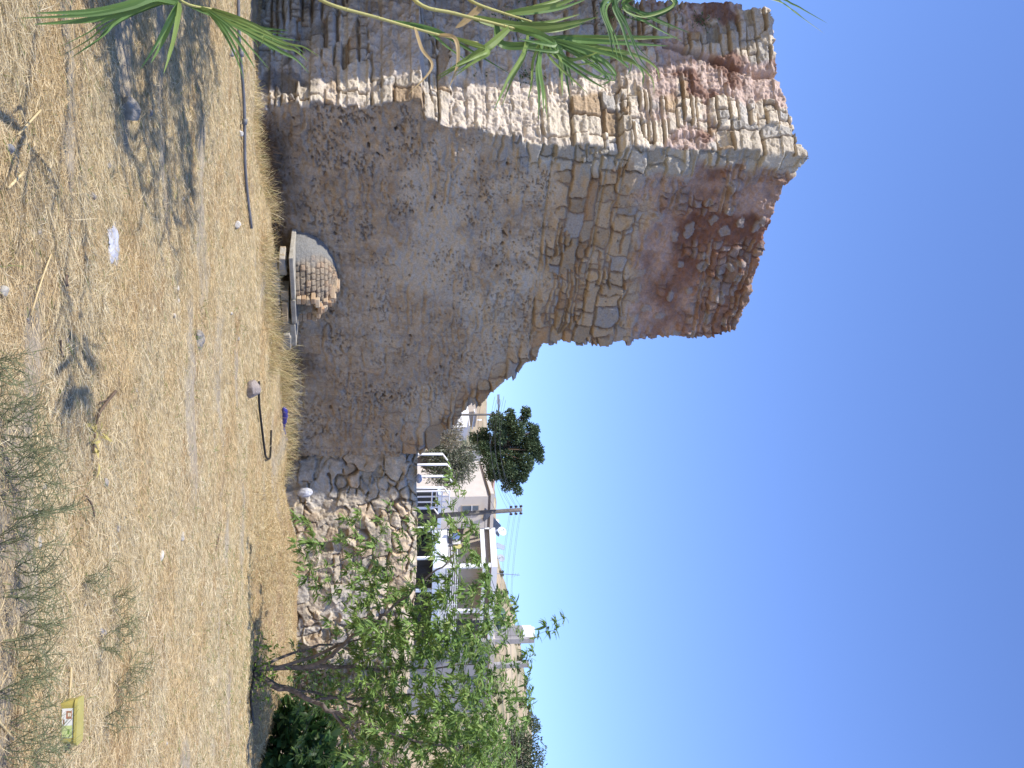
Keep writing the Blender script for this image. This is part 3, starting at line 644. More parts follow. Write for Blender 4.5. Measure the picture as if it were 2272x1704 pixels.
# blue tarpaulin rolled at the foot of the wall
A = at(905, 634, 17.6); B = at(992, 632, 18.5); n = 22
t = MB(); P_ = []; rr_ = []
for k in range(n):
    f = k / (n - 1); P_.append(A * (1 - f) + B * f + np.array([0, 0, -0.03 + 0.02 * math.sin(f * 9)])); rr_.append(0.055 * (0.75 + 0.4 * random.random()) * (0.6 if k in (0, n - 1) else 1))
t.tube(P_, rr_, 9)
tag(t.build('blue_tarpaulin', mat_plain('blue_plastic', (0.06, 0.06, 0.33), 0.35, 0.3, 6, 0.3), None, True), 'rolled bright blue tarpaulin behind dry grass at the wall foot', 'tarpaulin')

# twigs, canes and dead stalks
M_CANE = mat_plain('dry_cane', (0.58, 0.45, 0.24), 0.7, 0.25, 9); M_TWIG = mat_plain('brown_twig', (0.16, 0.11, 0.075), 0.9, 0.4, 9)
def stick(name, pts, r, m, label, cat, group=None, lift=0.02):
    t = MB(); t.tube(smooth_line(gline(pts, lift), 3), r, 5); return tag(t.build(name, m, None, True), label, cat, group)
stick('dry_cane', [(245, 100), (300, 64)], 0.006, M_CANE, 'straw yellow dry cane lying aslant below the reed leaves', 'cane', 'dry canes on the field')
stick('dry_cane', [(382, 66), (418, 38)], 0.008, M_CANE, 'short thick dry cane near the lower end of the field', 'cane', 'dry canes on the field')
stick('dry_cane', [(565, 122), (620, 108), (700, 95)], 0.005, M_CANE, 'long bent dry cane beside the dark twig curl', 'cane', 'dry canes on the field')
stick('dry_cane', [(337, 273), (384, 275)], 0.005, M_CANE, 'thin dry cane close to the crumpled white sheet', 'cane', 'dry canes on the field')
stick('dry_cane', [(1480, 176), (1560, 168)], 0.007, M_CANE, 'pale dry cane leading to the yellow tub', 'cane', 'dry canes on the field')
stick('dry_cane', [(1590, 0), (1640, 40)], 0.007, M_CANE, 'pale dry cane below the yellow tub', 'cane', 'dry canes on the field')
tw = empty('dead_branch', (*gat(930, 238)[:2], 0.02)); tag(tw, 'dead brown branch with a few yellow withered leaves on the straw', 'branch')
t = MB(); t.tube(smooth_line(gline([(868, 263), (885, 250), (920, 238), (960, 230), (1000, 222)], 0.03), 3), [0.009] * 7 + [0.006] * 6, 6); t.tube(gline([(885, 250), (893, 236)], 0.03), 0.005, 5); t.build('stem', M_TWIG, tw, True)
def leaves(P, D, N, L, Wd, curl, colr, fold=0.25):
    """leaf blades: place, direction, face normal, length, width, droop"""
    P, D, N = (np.asarray(a, float) for a in (P, D, N)); n = len(P)
    D = D / np.linalg.norm(D, axis=1)[:, None]; Sd = np.cross(D, N); Sd /= np.maximum(np.linalg.norm(Sd, axis=1), 1e-6)[:, None]; N = np.cross(Sd, D)
    prof = [0.10, 0.85, 1.0, 0.62, 0.0]; V = []
    for i, f in enumerate((0, 0.28, 0.55, 0.8, 1.0)):
        c = P + D * (L * f)[:, None] - N * (L * curl * f * f)[:, None] * 1.0
        w_ = (Wd * prof[i] / 2)[:, None]
        V += [c - Sd * w_ + N * w_ * fold, c, c + Sd * w_ + N * w_ * fold]
    V = np.stack(V, 1)                                 # n,15,3
    q = []
    for i in range(4):
        a = i * 3; q += [(a, a + 1, a + 4, a + 3), (a + 1, a + 2, a + 5, a + 4)]
    Q = (np.arange(n)[:, None, None] * 15 + np.array(q)[None]).reshape(-1, 4)
    return V.reshape(-1, 3), Q, np.repeat(np.asarray(colr, float), 15, 0)
g = np.random.default_rng(8); n = 26
c0 = np.array(gline([(962, 228)], 0.04)[0]); P0 = c0 + g.normal(size=(n, 3)) * (0.07, 0.05, 0.015)
V, Q, C_ = leaves(P0, g.normal(size=(n, 3)) * (1, 1, 0.4), np.tile([0, -0.3, 1.0], (n, 1)), g.uniform(0.06, 0.1, n), g.uniform(0.015, 0.025, n), g.uniform(0.1, 0.6, n), np.tile([0.55, 0.45, 0.16], (n, 1)) * g.uniform(0.7, 1.1, (n, 1)))
mesh('withered_leaves', V, Q, M_STRAW, tw, C_)
stick('dead_twig', [(755, 152), (775, 154), (792, 160)], 0.006, M_TWIG, 'short dark brown twig lying by the thin weeds', 'twig', 'dead twigs')
stick('dead_twig', [(612, 152), (620, 150), (634, 152)], 0.010, M_TWIG, 'dark curled twig stub beside the long bent cane', 'twig', 'dead twigs')
stick('dead_twig', [(1100, 215), (1120, 224), (1145, 230)], 0.006, M_TWIG, 'thin dark twig right of the dead branch', 'twig', 'dead twigs')
stick('dead_twig', [(1185, 490), (1205, 486), (1220, 482)], 0.008, M_TWIG, 'dark twig lying on bare grey soil near the bank', 'twig', 'dead twigs')

# yellow tub with a printed label
tp = gat(1600, 133, 0.0); tub = empty('plastic_tub', (tp[0], tp[1], float(gz(tp[0], tp[1])) + 0.0)); tag(tub, 'oblong yellow plastic tub with a green and white label lying on the straw', 'tub')
RZ = -0.10; Rm = np.array(Matrix.Rotation(RZ, 3, 'Z')); base_t = np.array(tub.location)
def rbox(w, d, h, r, taper, n=5):
    V = []; 
    rings = [(0, taper), (0.15, taper + (1 - taper) * 0.15), (1, 1)]
    ang = []
    for cx, cy, a0 in ((1, 1, 0), (-1, 1, 90), (-1, -1, 180), (1, -1, 270)):
        for k in range(n + 1):
            a = math.radians(a0 + 90 * k / n); ang.append((cx * (w / 2 - r) + r * math.cos(a), cy * (d / 2 - r) + r * math.sin(a)))
    m_ = len(ang)
    for f, s_ in rings: V += [(x * s_, y * s_, f * h) for x, y in ang]
    Fc = [(i * m_ + k, i * m_ + (k + 1) % m_, (i + 1) * m_ + (k + 1) % m_, (i + 1) * m_ + k) for i in range(2) for k in range(m_)]
    Fc += [tuple(range(m_ - 1, -1, -1)), tuple(2 * m_ + k for k in range(m_))]
    return V, Fc
V, Fc = rbox(0.225, 0.115, 0.072, 0.022, 0.93); V = (np.array(V) + (0, 0, 0.004)) @ Rm.T + base_t
M_YEL = mat_plain('yellow_plastic', (0.42, 0.35, 0.095), 0.4, 0.15, 14); mesh('body', V, Fc, M_YEL, tub, None, False)
V, Fc = rbox(0.237, 0.127, 0.014, 0.026, 1.0); V = (np.array(V) + (0, 0, 0.077)) @ Rm.T + base_t
mesh('lid', V, Fc, mat_plain('yellow_lid', (0.45, 0.385, 0.11), 0.4, 0.12, 14), tub)
lb = empty('label_holder', (0, 0, 0)); bpy.data.objects.remove(lb)
def lpanel(x0, x1, z0, z1, off): return np.array([(x0, -0.0565 - off, z0), (x1, -0.0565 - off, z0), (x1, -0.0575 - off, z1), (x0, -0.0575 - off, z1)]) @ Rm.T + base_t
t = MB(); t.cc = (0.72, 0.70, 0.62); t.add(lpanel(-0.075, 0.075, 0.014, 0.070, 0.0005), [(0, 1, 2, 3)])
t.cc = (0.48, 0.55, 0.22); t.add(lpanel(0.012, 0.073, 0.016, 0.068, 0.0015), [(0, 1, 2, 3)])
t.cc = (0.40, 0.17, 0.09); t.add(lpanel(-0.062, -0.022, 0.036, 0.064, 0.0015), [(0, 1, 2, 3)]); t.cc = (0.78, 0.70, 0.52); t.add(lpanel(-0.052, -0.034, 0.044, 0.060, 0.0022), [(0, 1, 2, 3)])
t.cc = (0.30, 0.16, 0.08); t.add(lpanel(-0.020, 0.006, 0.022, 0.029, 0.0015), [(0, 1, 2, 3)]); t.cc = (0.2, 0.32, 0.06); t.add(lpanel(0.030, 0.055, 0.045, 0.054, 0.0024), [(0, 1, 2, 3)])
t.build('printed_label', mat_attr('label_paper', 0.5, 60, 0.1, 0.002, 0.15), tub, col=True)

# ------------------------------------------------------------------ straw and dry grass
def blades(P, D, L, Wd, C_, lift=0.4, seed=0, droop=0.3):
    """grass blades of three quads; D leans, droop bends the tip down"""
    g = np.random.default_rng(seed); n = len(P)
    D = D / np.linalg.norm(D, axis=1)[:, None]; Sd = np.cross(D, g.normal(size=(n, 3))); Sd /= np.linalg.norm(Sd, axis=1)[:, None]
    V = []
    for f, w_ in ((0, 1.0), (0.45, 0.9), (0.8, 0.6), (1.0, 0.1)):
        c = P + D * (L * f)[:, None]; c[:, 2] -= L * droop * f * f
        V += [c - Sd * (Wd * w_ / 2)[:, None], c + Sd * (Wd * w_ / 2)[:, None]]
    V = np.stack(V, 1); q = [(0, 1, 3, 2), (2, 3, 5, 4), (4, 5, 7, 6)]
    Q = (np.arange(n)[:, None, None] * 8 + np.array(q)[None]).reshape(-1, 4)
    return V.reshape(-1, 3), Q, np.repeat(C_, 8, 0)
g = np.random.default_rng(21)
NS = 600000
yy = 4.2 + (19.6 - 4.2) * g.random(NS) ** 1.45; xx = (g.random(NS) * 2 - 1) * (0.40 * np.minimum(yy, 15.5) + 0.5)
dens = fbm(xx * 0.5, yy * 1.6, 41, 5)
keep = g.random(NS) < np.clip(1.05 - 0.9 * sm(0.56, 0.70, dens), 0.14, 1); 
dW = (xx - C0[0]) * RN[0] + (yy - C0[1]) * RN[1]; keep &= (dW > 0.05) & ((C0[0] - xx) * 0.29 + (C0[1] - yy) * 0.957 > -6 * (xx > C0[0])) & (yy < 19.5)
xx, yy = xx[keep], yy[keep]; n = len(xx)
th = g.normal(0, 0.9, n) + np.where(g.random(n) < 0.35, math.pi / 2, 0); up = np.abs(g.normal(0, 0.22, n)) + 0.02
D = np.stack([np.cos(th), np.sin(th), up], -1)
L = g.gamma(2.6, 0.019, n) + 0.015; Wd = g.uniform(0.0014, 0.0034, n) * (0.7 + 0.06 * yy)
pal = np.array([[0.67, 0.55, 0.335], [0.74, 0.635, 0.42], [0.59, 0.47, 0.275], [0.42, 0.31, 0.165], [0.80, 0.71, 0.50], [0.54, 0.45, 0.29]])
ci = g.choice(6, n, p=[0.33, 0.25, 0.2, 0.06, 0.06, 0.10]); C_ = pal[ci] * g.uniform(0.8, 1.15, (n, 1))
warm = sm(0.5, 0.68, fbm(xx * 1.3, yy * 2.0, 47, 4)); C_ = C_ * (1 - warm[:, None] * np.array([0.04, 0.10, 0.18]))
grn = (g.random(n) < 0.03 + 0.05 * sm(1.5, 3, xx) * sm(8, 11, yy)); C_[grn] = np.array([0.14, 0.20, 0.05])
P0 = np.stack([xx, yy, gz(xx, yy) + 0.004], -1)
V, Q, C_ = blades(P0, D, L, Wd, C_, seed=22, droop=0.1)
tag(mesh('dry_grass', V, Q, M_STRAW, None, C_), 'straw coloured mown dry grass littering the whole field', 'grass', None, 'stuff')

def tufts(spots, n_each, lo, hi, spread, seed, name, label, pal_, droop=0.45, wd=(0.003, 0.006), flat=0.6):
    g = np.random.default_rng(seed); sp = np.repeat(np.asarray(spots, float), n_each, 0); n = len(sp)
    x = sp[:, 0] + g.normal(0, spread, n); y = sp[:, 1] + g.normal(0, spread, n); z = gz(x, y)
    D = np.stack([g.normal(0, flat, n), g.normal(-0.1, flat, n), np.ones(n)], -1); L = g.uniform(lo, hi, n) * (sp[:, 2] if sp.shape[1] > 2 else 1)
    C_ = np.array(pal_)[g.integers(0, len(pal_), n)] * g.uniform(0.8, 1.15, (n, 1))
    V, Q, C_ = blades(np.stack([x, y, z], -1), D, L, g.uniform(*wd, n), C_, seed=seed, droop=droop)
    return tag(mesh(name, V, Q, M_STRAW, None, C_), label, 'grass', None, 'stuff')
g = np.random.default_rng(33)
PALD = [[0.58, 0.45, 0.22], [0.66, 0.53, 0.30], [0.48, 0.34, 0.16], [0.40, 0.27, 0.13]]
sp = []
for s in np.linspace(-0.4, 6.9, 150):
    sz = 0.75 + 0.55 * math.exp(-((s - 4.6) / 1.0) ** 2) - 0.25 * (s < 1.0); dn = g.uniform(0.25, 0.55) + (0.62 if 1.6 < s < 4.0 else 0)
    if g.random() < 0.9: sp.append((*rp(s, dn, 0)[:2], sz))
tufts(sp, 30, 0.14, 0.58, 0.11, 34, 'wall_grass', 'dry yellow grass growing in a fringe along the foot of the ruin', [[0.68, 0.55, 0.30], [0.76, 0.64, 0.40], [0.56, 0.42, 0.22], [0.50, 0.46, 0.22]], 0.28, (0.003, 0.006), 0.45)
sp = [(*(C0 + LD * l + LN * g.uniform(0.2, 0.5)), 0.6) for l in np.linspace(0.1, 2.5, 34)]
tufts(sp, 22, 0.10, 0.3, 0.1, 35, 'wall_grass', 'dry grass along the foot of the short shaded face', PALD)
sp = [(x, y, g.uniform(0.5, 1.0)) for x, y in zip(g.uniform(1.5, 6.2, 420), g.uniform(14.7, 19.5, 420)) if g.random() < 0.9]
tufts(sp, 34, 0.08, 0.30, 0.14, 36, 'bank_grass', 'thick tawny dry grass covering the bank below the field wall', [[0.54, 0.41, 0.21], [0.63, 0.50, 0.27], [0.46, 0.33, 0.17], [0.70, 0.58, 0.34]], 0.5, (0.004, 0.008), 0.9)
sp = [(x, y, 1) for x, y in zip(g.uniform(-1.0, 4.5, 70), g.uniform(9.5, 13.8, 70))]
tufts(sp, 8, 0.03, 0.10, 0.06, 37, 'sparse_green_grass', 'sparse green shoots in the far part of the mown field', [[0.16, 0.22, 0.06], [0.2, 0.26, 0.08]], 0.3, (0.004, 0.007))
# dark dead scrub against the wall foot
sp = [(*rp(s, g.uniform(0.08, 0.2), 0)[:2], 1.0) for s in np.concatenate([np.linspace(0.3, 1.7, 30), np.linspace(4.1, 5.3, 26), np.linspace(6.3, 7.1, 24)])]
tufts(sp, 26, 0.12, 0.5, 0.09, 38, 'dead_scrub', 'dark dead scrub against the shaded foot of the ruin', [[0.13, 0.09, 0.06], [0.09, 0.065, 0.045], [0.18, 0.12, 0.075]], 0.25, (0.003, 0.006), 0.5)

# ------------------------------------------------------------------ thin green weeds close to the camera
def weed(x, y, hgt, seed, lean=(0, 0), n=9):
    g = np.random.default_rng(seed); t = MB(); z0 = float(gz(x, y))
    for k in range(n):
        a = g.uniform(0, 6.28); r = g.uniform(0.1, 0.75); p = np.array([x + 0.02 * math.cos(a), y + 0.02 * math.sin(a), z0]); H_ = hgt * g.uniform(0.5, 1.0)
        tip = p + np.array([math.cos(a) * r * H_ + lean[0], math.sin(a) * r * H_ + lean[1], H_]); mid = (p + tip) / 2 + np.array([*(g.normal(0, 0.03, 2)), 0.05 * H_])
        L_ = smooth_line([p, mid, tip], 4); gcol = g.uniform(0.75, 1.2); t.cc = (0.22 * gcol, 0.245 * gcol, 0.13 * gcol)
        t.tube(L_, [0.0022, 0.0021, 0.002, 0.0019, 0.0018, 0.0016, 0.0014, 0.0012, 0.001], 3, False)
        for q_ in L_[2:]:
            for _ in range(2):
                d = g.normal(size=3); d[2] = abs(d[2]) + 0.3; d *= g.uniform(0.04, 0.13) / np.linalg.norm(d); t.tube([q_, q_ + d * 0.6, q_ + d + (0, 0, -0.01)], [0.0014, 0.0011, 0.0007], 3, False)
    return t
g = np.random.default_rng(44); wg = 'thin green weeds along the near edge of the field'
wlist = [(900, -20, .22), (960, 0, .24), (1010, -30, .26), (1060, 10, .27), (1110, -10, .28), (1160, 20, .3), (1215, -20, .3), (1265, 30, .26), (1320, 5, .27), (1375, 40, .2), (1430, 0, .22), (1490, 30, .2), (1545, -10, .22), (1610, 10, .24), (1670, 0, .26), (1690, 60, .2),
         (820, -30, .18), (1390, 262, .16), (1440, 225, .17), (1480, 280, .16), (1330, 255, .13), (1530, 262, .15), (1600, 240, .15), (1285, 200, .14)]
for k, (u, h, hg) in enumerate(wlist):
    p = gat(u, h); far = h > 150
    o = weed(p[0], p[1], hg * (1.1 if far else 0.95), 700 + k, n=8 if not far else 6).build('thin_weed', M_LEAF, None, col=True)
    tag(o, 'wiry grey green weed in a loose patch beyond the yellow tub' if far else 'wiry grey green weed in the tangle along the near edge', 'weed', 'thin weeds beyond the yellow tub' if far else wg)

# ------------------------------------------------------------------ giant reeds leaning in at the left
def ribbon(MBx, pts, w, seg=5, fold=0.35, n_hint=None, prof=None):
    L_ = smooth_line(pts, seg); m_ = len(L_); V = []; n_hint = np.array(n_hint if n_hint is not None else (0.25, -1, 0.35), float)
    for i, p in enumerate(L_):
        f = i / (m_ - 1); t_ = L_[min(i + 1, m_ - 1)] - L_[max(i - 1, 0)]; t_ /= np.linalg.norm(t_)
        s_ = np.cross(t_, n_hint); s_ /= max(np.linalg.norm(s_), 1e-5); nn = np.cross(s_, t_)
        ww = w / 2 * (min(1, 0.55 + 2.5 * f) * (1 - f ** 2.2) + 0.03)
        V += [p - s_ * ww + nn * ww * fold, p, p + s_ * ww + nn * ww * fold]
    Fc = []
    for i in range(m_ - 1):
        a = i * 3; Fc += [(a, a + 1, a + 4, a + 3), (a + 1, a + 2, a + 5, a + 4)]
    MBx.add(V, Fc)
REED_Y = 4.6
def px(u, h, dy=0.0): return at(u, h, REED_Y + dy)
M_REED = mat_plain('reed_cane', (0.47, 0.44, 0.17), 0.5, 0.2, 10)
def reed(label, stem, leaf_list, root, r=0.011):
    o = empty('giant_reed', root); tag(o, label, 'reed', 'giant reeds leaning in from the left')
    t = MB(); S_ = smooth_line([np.array(root, float)] + [px(*q_) for q_ in stem], 6); rr_ = [r * (1.15 - 0.75 * i / (len(S_) - 1)) for i in range(len(S_))]
    t.tube(S_, rr_, 8)
    for i in range(3, len(S_), 3): t.tube([S_[i] - (S_[i] - S_[i - 1]) * 0.06, S_[i] + (S_[i] - S_[i - 1]) * 0.06], rr_[i] * 1.18, 8)
    t.build('stem', M_REED, o, True)
    more = []
    for pts, w_, kind in leaf_list:
        more.append((pts, w_, kind))
        if kind != 'd':
            for _ in range(3 if len(leaf_list) > 7 else 2):
                a_, b_, c_ = random.uniform(-26, 26), random.uniform(-40, 40), random.uniform(-.25, .25)
                more.append(([(q_[0] + a_ * i / (len(pts) - 1), q_[1] + b_ * i / (len(pts) - 1), (q_[2] if len(q_) > 2 else 0) + c_ * i / (len(pts) - 1)) for i, q_ in enumerate(pts)], w_ * random.uniform(0.55, 0.95), random.choice(['g', 'y', kind])))
    for k, (pts, w_, kind) in enumerate(more):
        t = MB(); gcol = random.uniform(0.8, 1.2)
        t.cc = {'g': (0.16 * gcol, 0.27 * gcol, 0.085 * gcol), 'y': (0.25 * gcol, 0.34 * gcol, 0.10 * gcol), 'd': (0.50, 0.37, 0.19), 'k': (0.09 * gcol, 0.17 * gcol, 0.06 * gcol)}[kind]
        ribbon(t, [px(*q_) for q_ in pts], w_ * REED_Y / FPX * 0.56, 7)
        t.build('leaf', M_LEAF, o, False, True)
    return o
random.seed(4)
reed('low reed shoot with drooping leaves across the ground shadow', [(-330, 250, .3), (-120, 350, .1), (-5, 395), (20, 470)], [
    ([(5, 395), (-2, 345, -.1), (22, 290, -.15), (44, 200, -.2), (54, 75, -.25)], 40, 'g'),
    ([(5, 398), (38, 384, -.1), (90, 362, -.12), (140, 335, -.15)], 22, 'g'),
    ([(12, 420), (30, 480, .05), (58, 560, .1), (68, 640, .1)], 22, 'g'),
    ([(15, 440), (50, 520, -.05), (100, 620, -.05), (112, 655, -.05), (136, 684, -.05)], 20, 'y'),
    ([(18, 455), (58, 500, -.15), (110, 540, -.2), (152, 566, -.25)], 17, 'g'),
    ([(18, 460), (62, 540, .15), (98, 590, .2), (116, 610, .2)], 14, 'k'),
    ([(20, 470), (45, 540, -.1), (75, 600, -.1), (98, 605, -.1)], 16, 'y'),
    ([(0, 380), (28, 300, .1), (60, 245, .1), (90, 215, .1), (128, 158, .1)], 16, 'k')],
    (-3.6, 4.9, 0))
reed('pale reed cane slanting up across the short face', [(-300, 560, .4), (-60, 680, .1), (0, 712), (40, 840), (76, 968), (95, 1060)], [
    ([(48, 870), (66, 960, .1), (95, 1015, .1), (142, 1096, .1)], 20, 'g'),
    ([(60, 920), (108, 935, -.1), (150, 958, -.15), (210, 905, -.2)], 16, 'd'),
    ([(78, 975), (88, 1010, -.1), (140, 1015, -.1), (196, 996, -.1)], 20, 'd'),
    ([(85, 1010), (112, 1080, -.1), (132, 1060, -.1), (160, 1010, -.1)], 22, 'y')], (-3.9, 5.0, 0))
reed('tall leafy reed with fanned leaves over the sunlit strip', [(-330, 600, .3), (-90, 860, .1), (5, 925), (30, 1010), (58, 1120), (84, 1214), (92, 1245)], [
    ([(84, 1214), (90, 1290, .05), (96, 1390, .05), (102, 1482, .05)], 24, 'g'),
    ([(84, 1216), (108, 1280, -.05), (135, 1340, -.05), (166, 1366, -.05), (160, 1340, -.05)], 20, 'g'),
    ([(86, 1220), (105, 1300, .1), (130, 1390, .1), (160, 1425, .1), (192, 1425, .1)], 20, 'g'),
    ([(86, 1222), (125, 1250, -.1), (160, 1262, -.1), (195, 1272, -.1)], 20, 'k'),
    ([(84, 1214), (120, 1230, -.1), (172, 1300, -.15), (198, 1345, -.2)], 17, 'g'),
    ([(80, 1205), (140, 1195, -.2), (200, 1203, -.25), (250, 1206, -.3)], 18, 'g'),
    ([(72, 1172), (120, 1160, -.1), (170, 1130, -.15), (222, 1108, -.2)], 20, 'g'),
    ([(62, 1130), (100, 1085, -.1), (128, 1040, -.1), (154, 995, -.1)], 30, 'y'),
    ([(64, 1140), (74, 1190, -.1), (100, 1230, -.15), (86, 1150, -.2)], 30, 'g'),
    ([(40, 1050), (58, 1130, .1), (62, 1210, .1), (48, 1290, .1)], 36, 'y'),
    ([(52, 1100), (96, 1110, .1), (104, 1165, .1), (92, 1250, .1)], 34, 'g'),
    ([(76, 1190), (116, 1230, .1), (132, 1270, .1), (118, 1330, .1), (104, 1360, .1)], 16, 'y'),
    ([(84, 1214), (130, 1290, .15), (175, 1350, .15), (190, 1330, .15)], 13, 'g')], (-3.7, 4.8, 0))
reed('yellowish reed behind the tall leafy one', [(-260, 780, .5), (-40, 1010, .3), (2, 1045, .2), (30, 1120, .2), (48, 1180, .2)], [
    ([(30, 1120, .2), (20, 1190, .2), (6, 1250, .2), (-20, 1310, .2)], 26, 'y'),
    ([(40, 1150, .2), (60, 1190, .25), (64, 1240, .3), (50, 1300, .3)], 24, 'g'),
    ([(12, 1070, .2), (48, 1030, .2), (62, 1010, .2)], 30, 'd'),
    ([(46, 1175, .2), (96, 1205, .3), (120, 1240, .3)], 20, 'y')], (-3.8, 5.3, 0))
reed('reed hanging its long dark blades from above', [(-360, 900, .2), (-180, 1300, .1), (-60, 1420), (-30, 1430)], [
    ([(-40, 1425), (5, 1338, -.1), (70, 1350, -.1), (127, 1362, -.1)], 18, 'k'),
    ([(-30, 1430), (2, 1362, -.05), (60, 1380, -.05), (120, 1400, -.05), (158, 1428, -.05)], 18, 'k'),
    ([(-20, 1432), (8, 1388, .1), (40, 1450, .1), (73, 1530, .1)], 18, 'g'),
    ([(-35, 1440), (4, 1500, .1), (30, 1440, .1), (8, 1390, .1)], 16, 'k'),
    ([(-40, 1440), (-10, 1700, .2), (10, 1760, .2), (26, 1790, .2), (52, 1836, .2)], 10, 'g')], (-4.0, 5.1, 0))
# the rest of the clump stands outside the picture and shades the field
cl = empty('reed_clump', (-4.3, 6.6, 0)); tag(cl, 'dense clump of giant reeds beside the field', 'reed clump')
g = np.random.default_rng(55); t = MB(); t2 = MB()
for k in range(170):
    f = g.random(); x = -3.75 - 1.5 * g.random() - 0.30 * max(0, 8 - 6), ; y = 5.0 + 4.0 * f; x = -0.41 * y - 1.25 - 1.6 * g.random(); H_ = g.uniform(2.4, 4.3) * (0.75 + 0.35 * math.sin(3.14 * f))
    z0 = float(gz(x, y)); tip = np.array([x + g.normal(-0.1, 0.3), y + g.normal(0, 0.25), z0 + H_]); p = np.array([x, y, z0]); L_ = smooth_line([p, (p + tip) / 2 + (0.06, 0, 0.1), tip], 4)
    t.tube(L_, 0.011, 5, False)
    for q_ in L_[2:]:
        for _ in range(2):
            a = g.uniform(0, 6.28); l = g.uniform(0.35, 0.6); gcol = g.uniform(0.8, 1.2); t2.cc = (0.10 * gcol, 0.20 * gcol, 0.05 * gcol)
            d = np.array([math.cos(a), math.sin(a), 0]); ribbon(t2, [q_, q_ + d * l * 0.5 + (0, 0, 0.16), q_ + d * l + (0, 0, -0.05)], g.uniform(0.03, 0.05), 3, 0.3, (0.1, 0.1, 1))
t.build('stems', M_REED, cl, True); t2.build('foliage', M_LEAF, cl, False, True)

# weeds rooted in the wall
def wall_weed(u, h, sp_, n, seed, label, dn=0.05):
    g = np.random.default_rng(seed); d = ray(u, h); o3 = np.array([0, 0, EYE])
    k = ((C0 + RD * 0.35 - o3[:2]) @ LN + dn) / (d[:2] @ LN); c = o3 + d * k
    P0 = c + g.normal(size=(n, 3)) * sp_ * np.array([0.8, 0.35, 1.0]); D = g.normal(size=(n, 3)) + np.array([0, -0.5, 0.3])
    V, Q, C_ = leaves(P0, D, np.tile([0, -1.0, 0.5], (n, 1)) + g.normal(size=(n, 3)) * 0.4, g.uniform(0.03, 0.075, n), g.uniform(0.012, 0.03, n), g.uniform(0, 0.5, n), np.tile([0.10, 0.17, 0.06], (n, 1)) * g.uniform(0.7, 1.3, (n, 1)))
    o = empty('wall_weed', c); tag(o, label, 'weed', 'green weeds rooted in the short face'); mesh('foliage', V, Q, M_LEAF, o, C_)
    t = MB()
    for k in range(n // 6): t.tube([c, (c + P0[k]) / 2 + g.normal(0, 0.02, 3), P0[k]], [0.005, 0.004, 0.002], 4, False)
    t.build('stems', M_TWIG, o)
wall_weed(60, 1130, 0.24, 150, 61, 'bushy green weed on the short face behind the fanned reed leaves')
wall_weed(30, 1370, 0.22, 150, 62, 'green weed hanging high on the short face beside the picture edge')
wall_weed(175, 1055, 0.11, 60, 63, 'small green weed on the edge of the wing shadow')
wall_weed(45, 1555, 0.10, 46, 64, 'small weed in the crack near the top of the short face')
wall_weed(170, 1165, 0.09, 40, 65, 'little weed in the dark hole beside the sunlit strip')

# ------------------------------------------------------------------ peach tree
PT = gat(1485, 556); PT[2] = float(gz(PT[0], PT[1]))
tree = empty('peach_tree', PT); tag(tree, 'slender peach tree with several grey trunks and loose drooping leaves', 'tree')
TY = PT[1]
def tp_(u, h, dy): return at(u, h, TY + dy)
mains = [
    ([(1483, 556, 0), (1484, 590, -.05), (1476, 694, -.15), (1460, 725, -.25), (1428, 761, -.4), (1390, 818, -.55), (1362, 854, -.65), (1335, 886, -.75), (1276, 954, -.9), (1249, 997, -1.0)], 0.050, 0.012),
    ([(1484, 566, 0), (1478, 620, -.1), (1450, 715, -.1), (1428, 758, -.35)], 0.036, 0.024),
    ([(1485, 560, .05), (1480, 694, .1), (1479, 790, .2), (1487, 850, .3), (1482, 905, .4), (1479, 981, .5), (1470, 1060, .55)], 0.042, 0.010),
    ([(1487, 558, 0), (1506, 575, .0), (1531, 637, -.2), (1555, 694, -.4), (1579, 737, -.6), (1601, 791, -.7), (1609, 824, -.8), (1640, 905, -.9), (1655, 980, -1.0)], 0.058, 0.012),
    ([(1553, 690, -.4), (1552, 710, -.3), (1549, 791, -.1), (1545, 873, .1), (1540, 921, .15), (1547, 1003, .2), (1560, 1080, .25)], 0.030, 0.008),
    ([(1579, 737, -.6), (1630, 780, -.6), (1665, 808, -.5), (1690, 832, -.4), (1720, 900, -.3)], 0.030, 0.010),
    ([(1490, 560, .2), (1525, 640, .5), (1540, 720, .9), (1570, 800, 1.1), (1590, 900, 1.2)], 0.034, 0.008),
    ([(1486, 560, .1), (1440, 680, .6), (1420, 800, .9), (1400, 930, 1.0), (1390, 1030, 1.0)], 0.030, 0.008)]
t = MB(); nodes = []
for pts, r0, r1 in mains:
    L_ = smooth_line([tp_(*q_) for q_ in pts], 4); m_ = len(L_)
    g = np.random.default_rng(len(nodes)); L_ = [p + g.normal(0, 0.012, 3) * (0 < i) for i, p in enumerate(L_)]
    rr_ = [0.8 * (r0 + (r1 - r0) * i / (m_ - 1)) for i in range(m_)]; t.tube(L_, rr_, 8)
    nodes += [(p, r) for p, r in list(zip(L_, rr_))[m_ // 3:]]
t.build('trunk', M_BARK, tree, True)
g = np.random.default_rng(66); tg = []
def region(n, us, hs_, dys, mode=None):
    for _ in range(n): tg.append((g.uniform(*us), g.uniform(*hs_), g.uniform(*dys)))
region(60, (1140, 1330), (930, 1090), (-1.2, 0)); region(40, (1140, 1300), (650, 900), (-1.0, .2)); region(90, (1290, 1460), (780, 1000), (-1.0, .6)); region(560, (1380, 1720), (790, 1090), (-1.3, 1.4)); region(260, (1500, 1740), (760, 1150), (-1.4, 1.2)); region(90, (1310, 1470), (940, 1130), (-1.0, 1.0)); region(66, (1270, 1420), (700, 960), (-1.0, .9)); region(60, (1420, 1740), (1040, 1140), (-1, 1)); region(16, (1450, 1740), (1130, 1180), (-1, 1))
